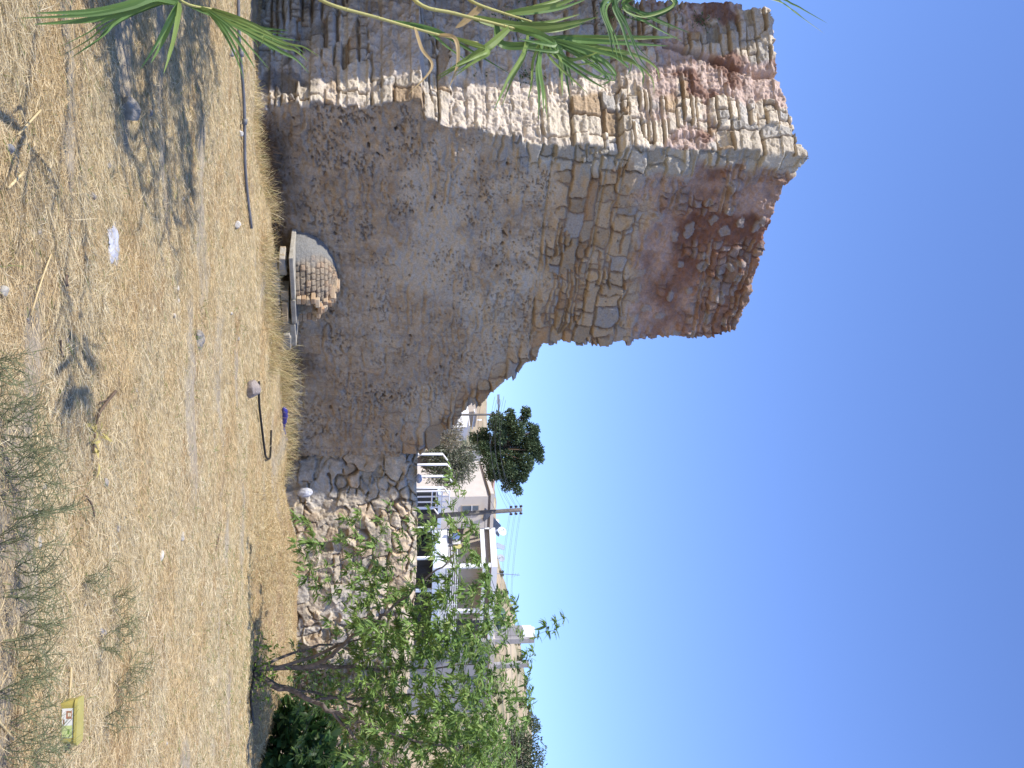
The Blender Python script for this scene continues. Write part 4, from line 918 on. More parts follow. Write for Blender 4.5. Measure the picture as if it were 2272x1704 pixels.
region(40, (1420, 1560), (640, 830), (-.2, 1.3)); region(20, (1600, 1740), (1000, 1130), (-1, 1)); region(30, (1560, 1720), (650, 800), (-.6, 1.2)); region(18, (1300, 1420), (1060, 1150), (-.8, .6))
thin = [(1035, 1002), (1052, 996), (1068, 1008), (1085, 1016), (1100, 1030), (1116, 1004), (1112, 966), (1130, 985), (1128, 950), (1146, 1030), (1160, 1012), (1176, 1046), (1196, 1040), (1212, 1030), (1224, 1050), (1240, 1058), (1160, 962), (1188, 966), (1222, 1010), (1250, 1036), (1262, 1010), (1280, 980), (1150, 905), (1135, 930),
        (1152, 672), (1160, 682), (1172, 690), (1190, 695), (1208, 690), (1222, 700), (1236, 680), (1256, 688), (1268, 700), (1284, 665), (1290, 700), (1288, 730), (1180, 752), (1152, 760), (1200, 765), (1190, 800), (1212, 822), (1230, 772), (1250, 792), (1272, 765), (1150, 832), (1165, 856), (1118, 865), (1180, 850), (1210, 860), (1236, 835), (1262, 830), (1250, 870), (1280, 860), (1230, 905), (1200, 930), (1262, 920), (1290, 930), (1310, 900), (1216, 960), (1240, 985),
        (1320, 1090), (1330, 1115), (1345, 1130), (1352, 1108), (1362, 1140), (1378, 1130), (1398, 1150), (1412, 1160), (1440, 1180), (1460, 1175), (1480, 1178), (1500, 1165), (1530, 1178), (1560, 1168), (1300, 1050), (1296, 1070), (1600, 1160)]
for u, h in thin: tg.append((u, h, g.uniform(-1.0, 0.2)))
top_tw = [(1368, 1252, -.5), (1376, 1230, -.5), (1392, 1236, -.5), (1386, 1208, -.5), (1400, 1214, -.5), (1406, 1196, -.5)]
tg += top_tw
T3 = [tp_(*q_) for q_ in tg]
NP = np.array([p for p, r in nodes]); NRr = [r for p, r in nodes]; used = np.zeros(len(T3), bool); br = MB(); LP, LDs = [], []
T3a = np.array(T3); best = np.full(len(T3), 1e9); bi_ = np.zeros(len(T3), int)
for i, p in enumerate(T3a):
    d = np.linalg.norm(NP - p, axis=1) + 0.6 * np.maximum(0, NP[:, 2] - p[2] - 0.1); bi_[i] = d.argmin(); best[i] = d.min()
NP = list(NP)
for _ in range(len(T3)):
    i = int(np.where(used, 1e9, best).argmin()); used[i] = True; a = NP[bi_[i]]; bq = T3a[i]; v = bq - a; l = np.linalg.norm(v)
    mid = a + v * 0.5 + np.array([0, 0, 0.10 * l]) + g.normal(0, 0.05 * l, 3); L_ = smooth_line([a, mid, bq], 4); r0 = min(NRr[bi_[i]] * 0.75, 0.0035 + 0.006 * l)
    br.tube(L_, [r0 + (0.0022 - r0) * k / (len(L_) - 1) for k in range(len(L_))], 5, False)
    new = L_[2:]; 
    for k, q_ in enumerate(new):
        NP.append(q_); NRr.append(max(0.003, r0 * (0.8 - 0.08 * k)))
        d = np.linalg.norm(T3a - q_, axis=1) + 0.6 * np.maximum(0, q_[2] - T3a[:, 2] - 0.1) + 0.03; m_ = d < best; best[m_] = d[m_]; bi_[m_] = len(NP) - 1
    dirv = v / max(l, 1e-4)
    nl = g.integers(10, 19)
    for k in range(nl):
        f = 1 - 0.45 * g.random() ** 1.5; p = L_[min(len(L_) - 1, int(f * (len(L_) - 1)))] + g.normal(0, 0.012, 3)
        a_ = g.uniform(0, 6.28); LP.append(p); LDs.append(np.array([math.cos(a_), math.sin(a_), 0.15]) * 0.9 + dirv * 0.55 + g.normal(0, 0.25, 3))
br.build('branches', M_BARK, tree, True)
n = len(LP); Lc = np.array([[0.22, 0.33, 0.09], [0.27, 0.40, 0.115], [0.16, 0.25, 0.07], [0.38, 0.45, 0.16]])[g.choice(4, n, p=[.4, .3, .22, .08])] * g.uniform(0.8, 1.2, (n, 1))
V, Q, C_ = leaves(LP, LDs, np.tile([0, 0, 1.0], (n, 1)) + g.normal(size=(n, 3)) * 0.35, g.uniform(0.055, 0.135, n), g.uniform(0.020, 0.040, n), g.uniform(0.25, 1.0, n), Lc, 0.3)
mesh('crown', V, Q, M_LEAF, tree, C_)
# bright suckers round the foot
n = 260; P0 = PT + g.normal(size=(n, 3)) * (0.24, 0.16, 0.10) + (0.0, -0.05, 0.20)
V, Q, C_ = leaves(P0, g.normal(size=(n, 3)) * (1, 1, 0.6) + (0, 0, 0.5), np.tile([0, 0, 1.0], (n, 1)) + g.normal(size=(n, 3)) * 0.4, g.uniform(0.05, 0.10, n), g.uniform(0.018, 0.03, n), g.uniform(0.1, 0.6, n), np.tile([0.18, 0.29, 0.05], (n, 1)) * g.uniform(0.7, 1.15, (n, 1)), 0.3)
mesh('sucker_leaves', V, Q, M_LEAF, tree, C_)

def bush(name, loc, lobes, n_each, lsize, wsize, cols, label, cat, group=None, mat=None, stems=True, seed=1, curl=0.3, up=0.2, tr=None):
    """foliage scattered on and in lobes ((x,y,z),r); stems run from the foot to every lobe"""
    g = np.random.default_rng(seed); o = empty(name, loc); tag(o, label, cat, group); LP, LD_ = [], []
    for c, r in lobes:
        m_ = int(n_each * (r / np.mean([q_[1] for q_ in lobes])) ** 2); d = g.normal(size=(m_, 3)); d /= np.linalg.norm(d, axis=1)[:, None]
        LP.append(np.array(c) + d * r * (g.random((m_, 1)) ** 0.45) * np.array([1, 1, 0.9])); LD_.append(d + g.normal(size=(m_, 3)) * 0.6 + (0, 0, up))
    LP = np.concatenate(LP); LD_ = np.concatenate(LD_); n = len(LP)
    C_ = np.array(cols)[g.integers(0, len(cols), n)] * g.uniform(0.75, 1.25, (n, 1))
    V, Q, C_ = leaves(LP, LD_, np.tile([0, 0, 1.0], (n, 1)) + g.normal(size=(n, 3)) * 0.6, g.uniform(lsize * 0.7, lsize * 1.2, n), g.uniform(wsize * 0.7, wsize * 1.2, n), g.uniform(0, curl * 2, n), C_)
    mesh('crown', V, Q, mat or M_DULL, o, C_)
    t = MB(); l0 = np.array(loc, float); zc = np.mean([c[2] for c, r in lobes]); r0 = tr or 0.05
    fork = l0 + np.array([0, 0, max(0.15, (min(c[2] - r for c, r in lobes) - l0[2]) * 0.9)])
    if name == 'dark_conifer': fork = np.array([*(np.mean([c[:2] for c, r in lobes], 0)), l0[2] + (zc - l0[2]) * 0.8])
    if stems:
        t.tube([l0 - (0, 0, 0.1), fork], [r0 * 1.3, r0], 8)
        for c, r in lobes:
            c = np.array(c, float); t.tube(smooth_line([fork - (0, 0, 0.03), fork * 0.5 + c * 0.5 + g.normal(0, 0.08 * r, 3), c + (0, 0, r * 0.3)], 3), [r0 * 0.75, r0 * .7, r0 * .6, r0 * .5, r0 * .4, r0 * .3, r0 * .2], 6, False)
        t.build('trunk', M_TWIG if name == 'dark_conifer' else M_BARK, o, True)
    return o
# broad leaved dark bush in the ditch under the peach tree
fp = np.array([at(1640, 600, 17.2)[0], 17.2, 0.0]); fp[2] = float(gz(fp[0], fp[1]))
lob = [(at(u, h, Y), r) for u, h, Y, r in [(1600, 640, 16.6, .34), (1640, 620, 16.4, .38), (1690, 640, 16.5, .42), (1720, 700, 16.8, .45), (1650, 690, 16.8, .42), (1610, 710, 17.0, .34), (1585, 680, 17.0, .3), (1700, 740, 17.2, .4), (1570, 620, 16.7, .25), (1740, 630, 16.5, .4), (1690, 600, 16.2, .3)]]
bush('fig_bush', fp, lob, 90, 0.20, 0.13, [[0.045, 0.10, 0.03], [0.06, 0.13, 0.035], [0.035, 0.075, 0.025], [0.10, 0.16, 0.05]], 'dark broad leaved bush filling the ditch under the peach tree', 'bush', None, M_LEAF, True, 71)
lob = [(at(u, h, Y), r) for u, h, Y, r in [(1510, 660, 19.6, .5), (1560, 720, 19.8, .5), (1620, 780, 20.0, .5), (1450, 640, 19.8, .3), (1480, 720, 20.0, .35)]]
bush('garden_shrub', (lob[0][0][0], 19.8, float(gz(lob[0][0][0], 19.8))), lob, 170, 0.11, 0.04, [[0.05, 0.11, 0.03], [0.08, 0.14, 0.04], [0.11, 0.13, 0.04]], 'shaded green shrub against the garden wall behind the peach trunks', 'bush', None, M_LEAF, True, 72)

# ------------------------------------------------------------------ up on the terrace: houses, poles and trees
def terr(x, y): return float(gz(x, y))
M_WHITE = mat_plain('white_render', (0.80, 0.80, 0.80), 0.8, 0.06, 1.5); M_BEIGE = mat_plain('beige_render', (0.60, 0.53, 0.46), 0.85, 0.08, 1.2); M_TAUPE = mat_plain('taupe_render', (0.42, 0.36, 0.30), 0.85, 0.08, 1.5)
M_WHITE_SHADE = mat_plain('white_shade_tint', (0.60, 0.68, 0.82), 0.7, 0.05, 2); M_OPEN_SHADE = mat_plain('opening_shade_black', (0.03, 0.032, 0.035), 0.6, 0.3, 2); M_GLASS = mat_plain('window_glass', (0.12, 0.14, 0.16), 0.12, 0.2, 2)  # trim white tinted with shadow blue; near-black stands for shade inside openings
M_BROWN = mat_plain('brown_band', (0.20, 0.155, 0.125), 0.8, 0.12, 2); M_STEEL = mat_plain('grey_steel', (0.30, 0.31, 0.33), 0.45, 0.15, 3, 0, 0.6); M_WOODP = mat_plain('grey_pole_wood', (0.17, 0.155, 0.14), 0.9, 0.3, 8); M_RAILW = mat_plain('white_railing', (0.82, 0.82, 0.85), 0.5, 0.05, 3)
def XY_(u, h, Y): p = at(u, h, Y); return p[:2]
def Zh(h, Y): return float(at(852, h, Y)[2])
K = XY_(1258, 1090, 70.0); KL = XY_(1171, 1090, 71.4); KR = XY_(1420, 1090, 72.6); KLL = XY_(1102, 1090, 71.9)
house = empty('white_house', (K[0], K[1], terr(*K))); tag(house, 'two storey white house with a deep balcony and flat roof', 'house')
zf, zr = Zh(985, 70), Zh(1104, 70)
def off(A, B, d): d_ = (np.array(B) - A); d_ /= np.linalg.norm(d_); return np.array([-d_[1], d_[0]]) * d
inL = off(KL, K, 2.2); inR = off(K, KR, 2.6)
t = MB(); t.wall(KL + inL, K + inL, terr(*K) - 1, zr - 0.5, 6.0); t.wall(K + inR, KR + inR, terr(*K) - 1.1, zr - 0.52, 6.0); t.build('wall', M_TAUPE, house)
t = MB(); t.wall(KL, K, zr - 0.42, zr, 8.2); t.wall(K + (0.003, 0), KR, zr - 0.424, zr - 0.004, 8.6); t.build('roof', M_WHITE, house)
t = MB(); t.wall(KL + off(KL, K, .25), K + off(KL, K, .25), zr - 0.80, zr - 0.43, 0.2); t.wall(K + off(K, KR, .25), KR + off(K, KR, .25), zr - 0.80, zr - 0.43, 0.2); t.build('frieze', M_BROWN, house)
t = MB(); t.wall(KL + off(KL, K, .02), K + off(KL, K, .02), zr - 1.10, zr - 0.81, 0.3); t.wall(K + off(K, KR, .02), KR + off(K, KR, .02), zr - 1.05, zr - 0.81, 0.3); t.build('beam', M_WHITE, house)
t = MB(); t.wall(KL, K, zf - 0.28, zf + 0.32, 2.2); t.wall(K + (0.003, 0), KR, zf - 0.284, zf + 0.1, 2.6); t.build('balcony', M_WHITE, house)
t = MB(); t.wall(KL + off(KL, K, -.03), K + off(KL, K, -.03), zf - 0.75, zf - 0.29, 0.25); t.wall(K + off(K, KR, -.03), KR + off(K, KR, -.03), zf - 0.8, zf - 0.29, 0.25); t.build('balcony_beam', M_WHITE_SHADE, house)  # white band with the bluish shadow put into its colour
def post_at(f, A, B, z0, z1, w_, m_, nm='column', din=0.05):
    A = np.array(A); B = np.array(B); d_ = (B - A) / np.linalg.norm(B - A); p = A + (B - A) * f + off(A, B, din); t = MB(); t.wall(p - d_ * w_ / 2, p + d_ * w_ / 2, z0, z1, w_); return t.build(nm, m_, house)
post_at(0.94, KL, K, zf + 0.32, zr - 0.43, 0.30, M_WHITE); post_at(0.60, K, KR, zf + 0.1, zr - 0.43, 0.25, M_WHITE)
for f in (0.02, 0.72): post_at(f, KL, K, terr(*K) - 1, zf - 0.76, 0.2, M_WHITE_SHADE, 'column')
post_at(0.3, K, KR, terr(*K) - 1, zf - 0.81, 0.2, M_WHITE_SHADE, 'column')
t = MB(); t.wall(KL + off(KL, K, 1.0), K + off(KL, K, 1.0), terr(*K) - 1, zf - 0.3, 1.0); t.wall(K + off(K, KR, 1.0), KR + off(K, KR, 1.0), terr(*K) - 1, zf - 0.3, 1.2); t.build('ground_floor', M_OPEN_SHADE, house)  # near-black block puts the shade under the balcony into its colour
def railing(A, B, z0, z1, nrail, nm, m_, posts=6, r=0.03):
    A = np.array(A); B = np.array(B); t = MB()
    for k in range(nrail): z = z0 + (z1 - z0) * k / (nrail - 1); t.tube([(*A, z), (*B, z)], r, 5)
    for k in range(posts): p = A + (B - A) * k / (posts - 1); t.tube([(*p, z0 - 0.15), (*p, z1)], r, 5)
    return t.build(nm, m_, house)
railing(KL + off(KL, K, .12), K + off(KL, K, .12), zf + 0.40, zf + 1.0, 4, 'railing', M_STEEL); railing(K + off(K, KR, .12), KR + off(K, KR, .12), zf + 0.25, zf + 1.0, 6, 'railing', M_RAILW, 5)
t = MB(); A = XY_(1293, 1050, 71.2); B = XY_(1313, 1050, 71.4); t.wall(A + inR * 0.9, B + inR * 0.9, Zh(1036, 71.3), Zh(1067, 71.3), 0.3); t.build('window', M_GLASS, house)
t = MB(); A = XY_(1195, 1020, 71.2); B = XY_(1225, 1020, 71.0); t.wall(A + inL * 0.92, B + inL * 0.92, Zh(990, 71), Zh(1052, 71), 0.25); t.build('door', M_GLASS, house)
# washing on the balcony rail; the blue panel stands in for wicker chairs
for k, (u0, u1, h0, h1, c, nm, lb_) in enumerate([(1182, 1196, 1004, 1021, (0.14, 0.20, 0.38), 'towel', 'blue panel standing in for wicker chairs at the balcony rail'), (1176, 1180, 1003, 1018, (0.5, 0.16, 0.09), 'towel', 'red cloth hung at the end of the balcony rail'), (1200, 1207, 1004, 1022, (0.62, 0.58, 0.55), 'towel', 'pale striped cloth hung on the balcony rail'), (1208, 1217, 1006, 1024, (0.55, 0.48, 0.2), 'towel', 'ochre checked cloth hung on the balcony rail')]):
    A = XY_(u0, 1010, 70.9); B = XY_(u1, 1010, 70.7); t = MB(); t.wall(A, B, Zh(h0, 70.8), Zh(h1, 70.8), 0.05)
    tag(t.build(nm, mat_plain('cloth_%s' % ['blue', 'red', 'pale', 'ochre'][k], c, 0.9, 0.3, 9)), lb_, 'towel', 'washing on the balcony rail')
# beige wing to the left
hb = empty('beige_house', (*KLL, terr(*KLL))); tag(hb, 'beige flat roofed house joined to the left of the white house', 'house')
e1 = XY_(1101, 1090, 70.6); e2 = XY_(1171, 1090, 71.3)
t = MB(); t.wall(e1, e2, terr(*e1) - 1, Zh(1083, 70.6), 7.0); t.build('wall', M_BEIGE, hb)
t = MB(); t.wall(e1 + off(e1, e2, .05), e2 + off(e1, e2, .05), Zh(1083, 70.6), Zh(1089, 70.6), 6.9); t.build('band', M_BROWN, hb)
t = MB(); t.wall(e1 + (-0.2, 0) - off(e1, e2, .05), e2 - off(e1, e2, .05), Zh(1089, 70.6), Zh(1096.5, 70.6), 7.2); t.build('roof', M_BEIGE, hb)
wa, wb_ = XY_(1121, 1040, 70.75), XY_(1144, 1040, 70.98); dn_ = off(e1, e2, -.03)
fr = MB(); fr.wall(wa + dn_, wb_ + dn_, Zh(1024, 70.8), Zh(1063, 70.8), 0.08); fo = fr.build('window', M_TAUPE, hb)
for k in range(2):
    a_ = wa + (wb_ - wa) * (0.06 + 0.47 * k) + dn_ * 1.8; b_ = wa + (wb_ - wa) * (0.47 + 0.47 * k) + dn_ * 1.8; t = MB(); t.wall(a_, b_, Zh(1026, 70.8), Zh(1061, 70.8), 0.03); t.build('pane', M_GLASS, fo)
t = MB(); a_ = wa + dn_ * 3; b_ = wb_ + dn_ * 3; t.wall(a_, b_, Zh(1046, 70.8), Zh(1047.5, 70.8), 0.04); t.build('rail', M_RAILW, fo)
t = MB(); s1 = XY_(1098, 960, 69.4); s2 = XY_(1172, 960, 70.4); t.wall(s1, s2, Zh(972, 69.6), Zh(980, 69.6), 1.2); t.build('canopy', M_WHITE_SHADE, hb)
t = MB(); t.wall(s1 + off(s1, s2, .25), s2 + off(s1, s2, .25), terr(*s1) - 1, Zh(971, 69.6), 0.6); t.build('porch_shade_block', M_OPEN_SHADE, hb)  # solid near-black block paints the shade inside the porch
# grey roofed shed and far walls
sh = empty('long_shed', (*XY_(1060, 1040, 78), terr(*XY_(1060, 1040, 78)))); tag(sh, 'long low building with a sloping grey sheet roof behind the dark tree', 'shed')
A = XY_(1000, 1050, 80); B = XY_(1101, 1060, 77); A2 = XY_(1000, 1065, 85); B2 = XY_(1104, 1090, 82); zA, zB, zA2, zB2 = Zh(1048, 80), Zh(1065, 77), Zh(1063, 85), Zh(1097, 82); t = MB()
t.hexa([(*A, zA - 5), (*B, zB - 6), (*B2, zB - 6), (*A2, zA - 5)], [(*A, zA), (*B, zB), (*B2, zB2), (*A2, zA2)]); t.build('wall', mat_plain('shed_wall', (0.37, 0.335, 0.275), 0.9, 0.3, 0.8), sh)
t = MB(); nb_ = 44
for k in range(nb_):
    f0, f1 = k / nb_, (k + 1) / nb_; u_ = 0.02 + 0.03 * (k % 2); P3 = lambda P, Q, zp, zq, f, d: (*(P + (Q - P) * f), zp + (zq - zp) * f + d)
    lo_ = [P3(A + (0, -.3), B + (0, -.3), zA - .1, zB - .1, f0, u_), P3(A + (0, -.3), B + (0, -.3), zA - .1, zB - .1, f1, u_), P3(A2, B2, zA2, zB2, f1, u_), P3(A2, B2, zA2, zB2, f0, u_)]
    t.hexa(lo_, [(a_, b_, c_ + .06) for a_, b_, c_ in lo_])
t.build('roof', mat_plain('grey_sheet_roof', (0.27, 0.26, 0.27), 0.7, 0.15, 1.2), sh)
pk = empty('pink_house', (*XY_(1075, 1090, 110), terr(*XY_(1075, 1090, 110)))); tag(pk, 'house end with a pinkish tiled roof showing over the grey shed', 'house')
A = XY_(1050, 1090, 108); B = XY_(1100, 1090, 109); t = MB(); t.wall(A, B, Zh(1040, 108), Zh(1094, 108), 5); t.build('wall', M_BEIGE, pk)
t = MB(); zt_ = Zh(1094, 108); t.hexa([(A[0] - .4, A[1] - .4, zt_ + .003), (B[0] + .3, B[1] - .4, zt_ + .003), (B[0] + .3, B[1] + 5.4, zt_ + .003), (A[0] - .4, A[1] + 5.4, zt_ + .003)], [(A[0] + .5, A[1] + 1.5, zt_ + .45), (B[0] - .5, B[1] + 1.5, zt_ + .45), (B[0] - .5, B[1] + 3, zt_ + .45), (A[0] + .5, A[1] + 3, zt_ + .45)]); t.build('roof', mat_plain('pink_tiles', (0.45, 0.29, 0.22), 0.85, 0.2, 2), pk)
# small white buildings in the gap left of the dark tree
for (u0, u1, h0, h1, Y, lab) in [(948, 966, 1020, 1041, 62, 'small white rendered hut below the dark tree'), (962, 978, 1014, 1034, 66, 'second white hut partly behind the bush')]:
    A = XY_(u0, h0, Y); B = XY_(u1, h0, Y + .6); o = empty('white_hut', (*A, terr(*A))); tag(o, lab, 'hut'); t = MB(); t.wall(A, B, terr(*A) - .3, Zh(h1, Y), 2.5); t.build('wall', M_WHITE, o); t = MB(); t.wall(A + (-.1, -.1), B + (.1, -.1), Zh(h1, Y), Zh(h1 + 1.5, Y), 2.7); t.build('roof', M_WHITE, o)
A = XY_(918, 1050, 90); B = XY_(947, 1050, 92); o = empty('grey_outbuilding', (*A, terr(*A))); tag(o, 'small grey outbuilding with a slanting white panel roof beside the lamp post', 'building')
t = MB(); t.wall(A, B, terr(*A) - .3, Zh(1059, 90), 4); t.build('wall', M_TAUPE, o); t = MB(); t.wall(A - (0.2, .3), B + (.2, -.3), Zh(1051, 90), Zh(1053, 90), .3); t.build('lintel', M_WHITE, o)
t = MB(); za = Zh(1058, 90); t.hexa([(A[0] + .6, A[1] - .4, za), (B[0] - .6, B[1] - .4, za + .5), (B[0] - .6, B[1] + 3, za + .9), (A[0] + .6, A[1] + 3, za + .4)], [(A[0] + .6, A[1] - .4, za + .12), (B[0] - .6, B[1] - .4, za + .62), (B[0] - .6, B[1] + 3, za + 1.02), (A[0] + .6, A[1] + 3, za + .52)]); t.build('roof', M_WHITE, o)

# roof gear
def dish(u, h, Y, r, c, lab):
    p = at(u, h, Y); o = empty('satellite_dish', (p[0], p[1], p[2] - r - 0.4)); tag(o, lab, 'dish', 'satellite dishes on the roof of the white house'); t = MB(); n_ = 20; V = []; ax = Vector((-0.55, -0.75, 0.35)).normalized(); a_ = ax.orthogonal().normalized(); b2_ = ax.cross(a_)
    for i in range(6):
        f = i / 5
        for k in range(n_): w_ = 6.283 * k / n_; V.append(Vector(p) + (a_ * math.cos(w_) + b2_ * math.sin(w_)) * r * max(f, 0.02) + ax * 0.25 * r * f * f)
    t.add(V, [(i * n_ + k, i * n_ + (k + 1) % n_, (i + 1) * n_ + (k + 1) % n_, (i + 1) * n_ + k) for i in range(5) for k in range(n_)]); ob = t.build('reflector', c, o, True); sdm = ob.modifiers.new('thickness', 'SOLIDIFY'); sdm.thickness = 0.02
    t = MB(); t.tube([(p[0], p[1] + .05, p[2] - r - .4), (p[0], p[1] + .05, p[2])], 0.03, 6); q_ = Vector(p) + ax * r * 0.9; t.tube([Vector(p) - Vector((0, 0, r * .9)), q_], 0.015, 5); t.tube([q_, q_ + ax * 0.1], 0.04, 6); t.build('mast', M_STEEL, o)
M_DISH = mat_plain('pale_dish', (0.55, 0.58, 0.60), 0.5, 0.1, 3); M_DISHG = mat_plain('grey_dish', (0.33, 0.35, 0.38), 0.5, 0.1, 3)
dish(1180, 1113, 72, 0.36, M_DISH, 'pale satellite dish behind the water heater tank'); dish(1239, 1111, 73, 0.30, M_DISHG, 'grey satellite dish near the roof corner')
so = empty('solar_water_heater', (*XY_(1160, 1098, 72.5), Zh(1098, 72.5))); tag(so, 'rooftop solar water heater with a slanting dark panel and white tank', 'water heater')
t = MB(); a_ = at(1141, 1073, 70.4); b_ = at(1178, 1107, 73.5); w_ = np.array([0.5, 0.55, 0]); t.hexa([a_ - w_, a_ + w_, b_ + w_, b_ - w_], [a_ - w_ + (0, 0, .08), a_ + w_ + (0, 0, .08), b_ + w_ + (0, 0, .08), b_ - w_ + (0, 0, .08)]); t.build('panel', mat_plain('collector_glass', (0.10, 0.11, 0.13), 0.2, 0.2, 3), so)
t = MB(); c_ = at(1166, 1100, 73.2); t.tube([c_ + (-.45, -.1, 0), c_ + (-.4, -.1, 0), c_ + (.4, .1, 0), c_ + (.45, .1, 0)], [0.12, 0.22, 0.22, 0.12], 14); t.build('tank', M_WHITE, so, True)
t = MB(); 
t.tube([c_ + (-.4, 0, -.9), c_ + (-.4, 0, -.3), c_ + (-.4, 0, 0)], 0.025, 5); t.build('leg', M_STEEL, so); t = MB(); t.tube([c_ + (.4, 0, -.9), c_ + (.4, 0, 0)], 0.025, 5); t.build('leg', M_STEEL, so)
so = empty('solar_collector', (*XY_(1213, 1103, 72), Zh(1103, 72))); tag(so, 'small tilted solar panel alone on the white roof', 'solar panel'); t = MB(); a_ = at(1209, 1101, 71); b_ = at(1216, 1118, 72.5); w_ = np.array([.2, .2, 0]); t.hexa([a_ - w_, a_ + w_, b_ + w_, b_ - w_], [a_ - w_ + (0, 0, .06), a_ + w_ + (0, 0, .06), b_ + w_ + (0, 0, .06), b_ - w_ + (0, 0, .06)]); t.build('panel', M_DISH, so); t = MB(); t.tube([(b_[0], b_[1], b_[2] - .6), b_], .03, 5); t.build('stand', M_STEEL, so)
an = empty('tv_antenna', (*XY_(1272, 1100, 72), Zh(1096, 72))); tag(an, 'thin television antenna mast on the white house roof', 'antenna'); t = MB(); t.tube([at(1272, 1096, 72), at(1276, 1153, 72)], 0.025, 5); t.build('mast', M_STEEL, an); t = MB(); 
for k, h in enumerate((1138, 1144, 1150)): c_ = at(1275, h, 72); t.tube([c_ - (.12, 0, 0), c_ + (.12 + .05 * (2 - k), 0, -.08)], .012, 4)
t.build('elements', M_STEEL, an)

# utility pole, lamp post, wires
pb_ = XY_(1146, 940, 46.0); pole = empty('utility_pole', (*pb_, terr(*pb_))); tag(pole, 'grey wooden utility pole with six insulators before the beige house', 'pole')
P0 = at(1147, 930, 46); P1 = at(1131, 1158, 46); P0 = P0 + (P0 - P1) * (P0[2] - terr(*pb_) + .2) / (P1[2] - P0[2]); t = MB(); t.tube([P0, P1], [0.135, 0.095], 10); t.build('post', M_WOODP, pole, True)
ins = []
for k, h in enumerate((1133, 1144, 1155)):
    ax_ = P0 + (P1 - P0) * ((at(1131, h, 46)[2] - P0[2]) / (P1[2] - P0[2])); t = MB(); t.tube([ax_ - (.17, .0, 0), ax_ + (.17, 0, 0)], .025, 6); t.build('crossarm', M_STEEL, pole)
    for sx_ in (-1, 1):
        c_ = ax_ + np.array([.17 * sx_, 0, 0]); t = MB(); t.tube([c_ + (0, 0, -.05), c_ + (0, 0, 0), c_ + (0, 0, .05), c_ + (0, 0, .09)], [.035, .05, .06, .03], 8); t.build('insulator', mat_plain('dark_porcelain', (0.06, 0.045, 0.04), .3, .2, 5) if k == 0 and sx_ == -1 else bpy.data.materials['dark_porcelain'], pole, True); ins.append(c_)
M_WIRE = mat_plain('wire', (0.12, 0.12, 0.13), 0.5, 0.1, 2)
def wire(a, b, sag, lab, r=0.009, grp='power lines'):
    a, b = np.array(a, float), np.array(b, float); t = MB(); t.tube([a + (b - a) * f + np.array([0, 0, -4 * sag * f * (1 - f)]) for f in np.linspace(0, 1, 15)], r * 0.6, 4); tag(t.build('power_line', M_WIRE), lab, 'cable', grp)
tl = [(880, 1098), (880, 1108), (880, 1118)]
for k, c_ in enumerate(ins):
    u, h = tl[k // 2]; wire(c_, at(u + 8 * (k % 2), h + 4 * (k % 2), 34), 0.5, 'thin power line running from the pole past the dark tree towards the ruin')
    wire(c_, at(1900, 1180 + 14 * (k // 2), 40 + 3 * (k % 2)), 0.9, 'thin power line running from the pole over the white house')
pm = P0 + (P1 - P0) * ((at(1136, 1077, 46)[2] - P0[2]) / (P1[2] - P0[2])); wire(pm, at(1338, 1112, 60), 0.35, 'black cable from the pole to the far corner of the white house', 0.03); wire(P0 + (P1 - P0) * ((at(1136, 1100, 46)[2] - P0[2]) / (P1[2] - P0[2])), at(900, 1066, 40), 0.4, 'black cable from the pole past the shed roof', 0.014)
lb0 = XY_(920, 1050, 60); lp = empty('street_lamp', (*lb0, terr(*lb0))); tag(lp, 'street lamp with a level arm beside the broken wall', 'street lamp')
t = MB(); z1_ = Zh(1107, 60); t.tube([(*lb0, terr(*lb0) - .2), (*lb0, z1_)], [.09, .06], 8); t.build('post', M_WOODP, lp); t = MB(); e_ = XY_(886, 1107, 59.8); t.tube([(*lb0, z1_ - .03), (*e_, z1_)], .05, 7); t.build('arm', M_WOODP, lp); t = MB(); t.box((*e_, z1_ - .06), (.6, .22, .12)); t.build('lamp_head', M_STEEL, lp)

# fence posts on the terrace above the field wall
for k, (u, h0, h1, Y) in enumerate([(1008, 925, 982, 25), (1031, 930, 992, 25.4), (1057, 930, 993, 25.8), (1083, 930, 985, 26.2), (1128, 930, 962, 27), (1171, 925, 965, 27.6), (1237, 925, 962, 28.4)]):
    p = XY_(u, h0, Y); t = MB(); z0_ = terr(*p); zt_ = Zh(h1, Y); t.tube([(*p, z0_ - .2), (*p, zt_)], .03, 8); t.tube([(*p, zt_), (p[0] + .16, p[1] - .05, zt_ + .12)], .022, 6)
    lab = ['thin white fence post beside the end of the ruin', 'white fence post second from the ruin', 'white fence post in front of the grey green bush', 'white fence post by the beige house corner', 'white fence post in front of the beige porch', 'white fence post below the balcony corner', 'white fence post below the balcony middle'][k]
    tag(t.build('fence_post', M_RAILW, None, True), lab, 'fence post', 'white fence posts above the field wall')
gt = empty('metal_gate', (*XY_(1104, 940, 27), terr(*XY_(1104, 940, 27)))); tag(gt, 'white metal gate frame above the field wall', 'gate'); A = XY_(1090, 950, 26.6); B = XY_(1126, 950, 27.0); t = MB()
for h in (958, 968, 980, 996): t.tube([(*A, Zh(h, 26.8)), (*B, Zh(h, 26.8))], .02, 5)
t.build('bar', M_RAILW, gt); t = MB()
for f in (0, .33, .66, 1): p = A + (B - A) * f; t.tube([(*p, terr(*p) - .1), (*p, Zh(996, 26.8))], .022, 5)
t.build('upright', M_RAILW, gt)
p = at(1085, 952, 20.6); bm = bmesh.new(); bmesh.ops.create_icosphere(bm, subdivisions=3, radius=1); V = np.array([v.co[:] for v in bm.verts]); Fc = np.array([[v.index for v in f.verts] for f in bm.faces]); bm.free()
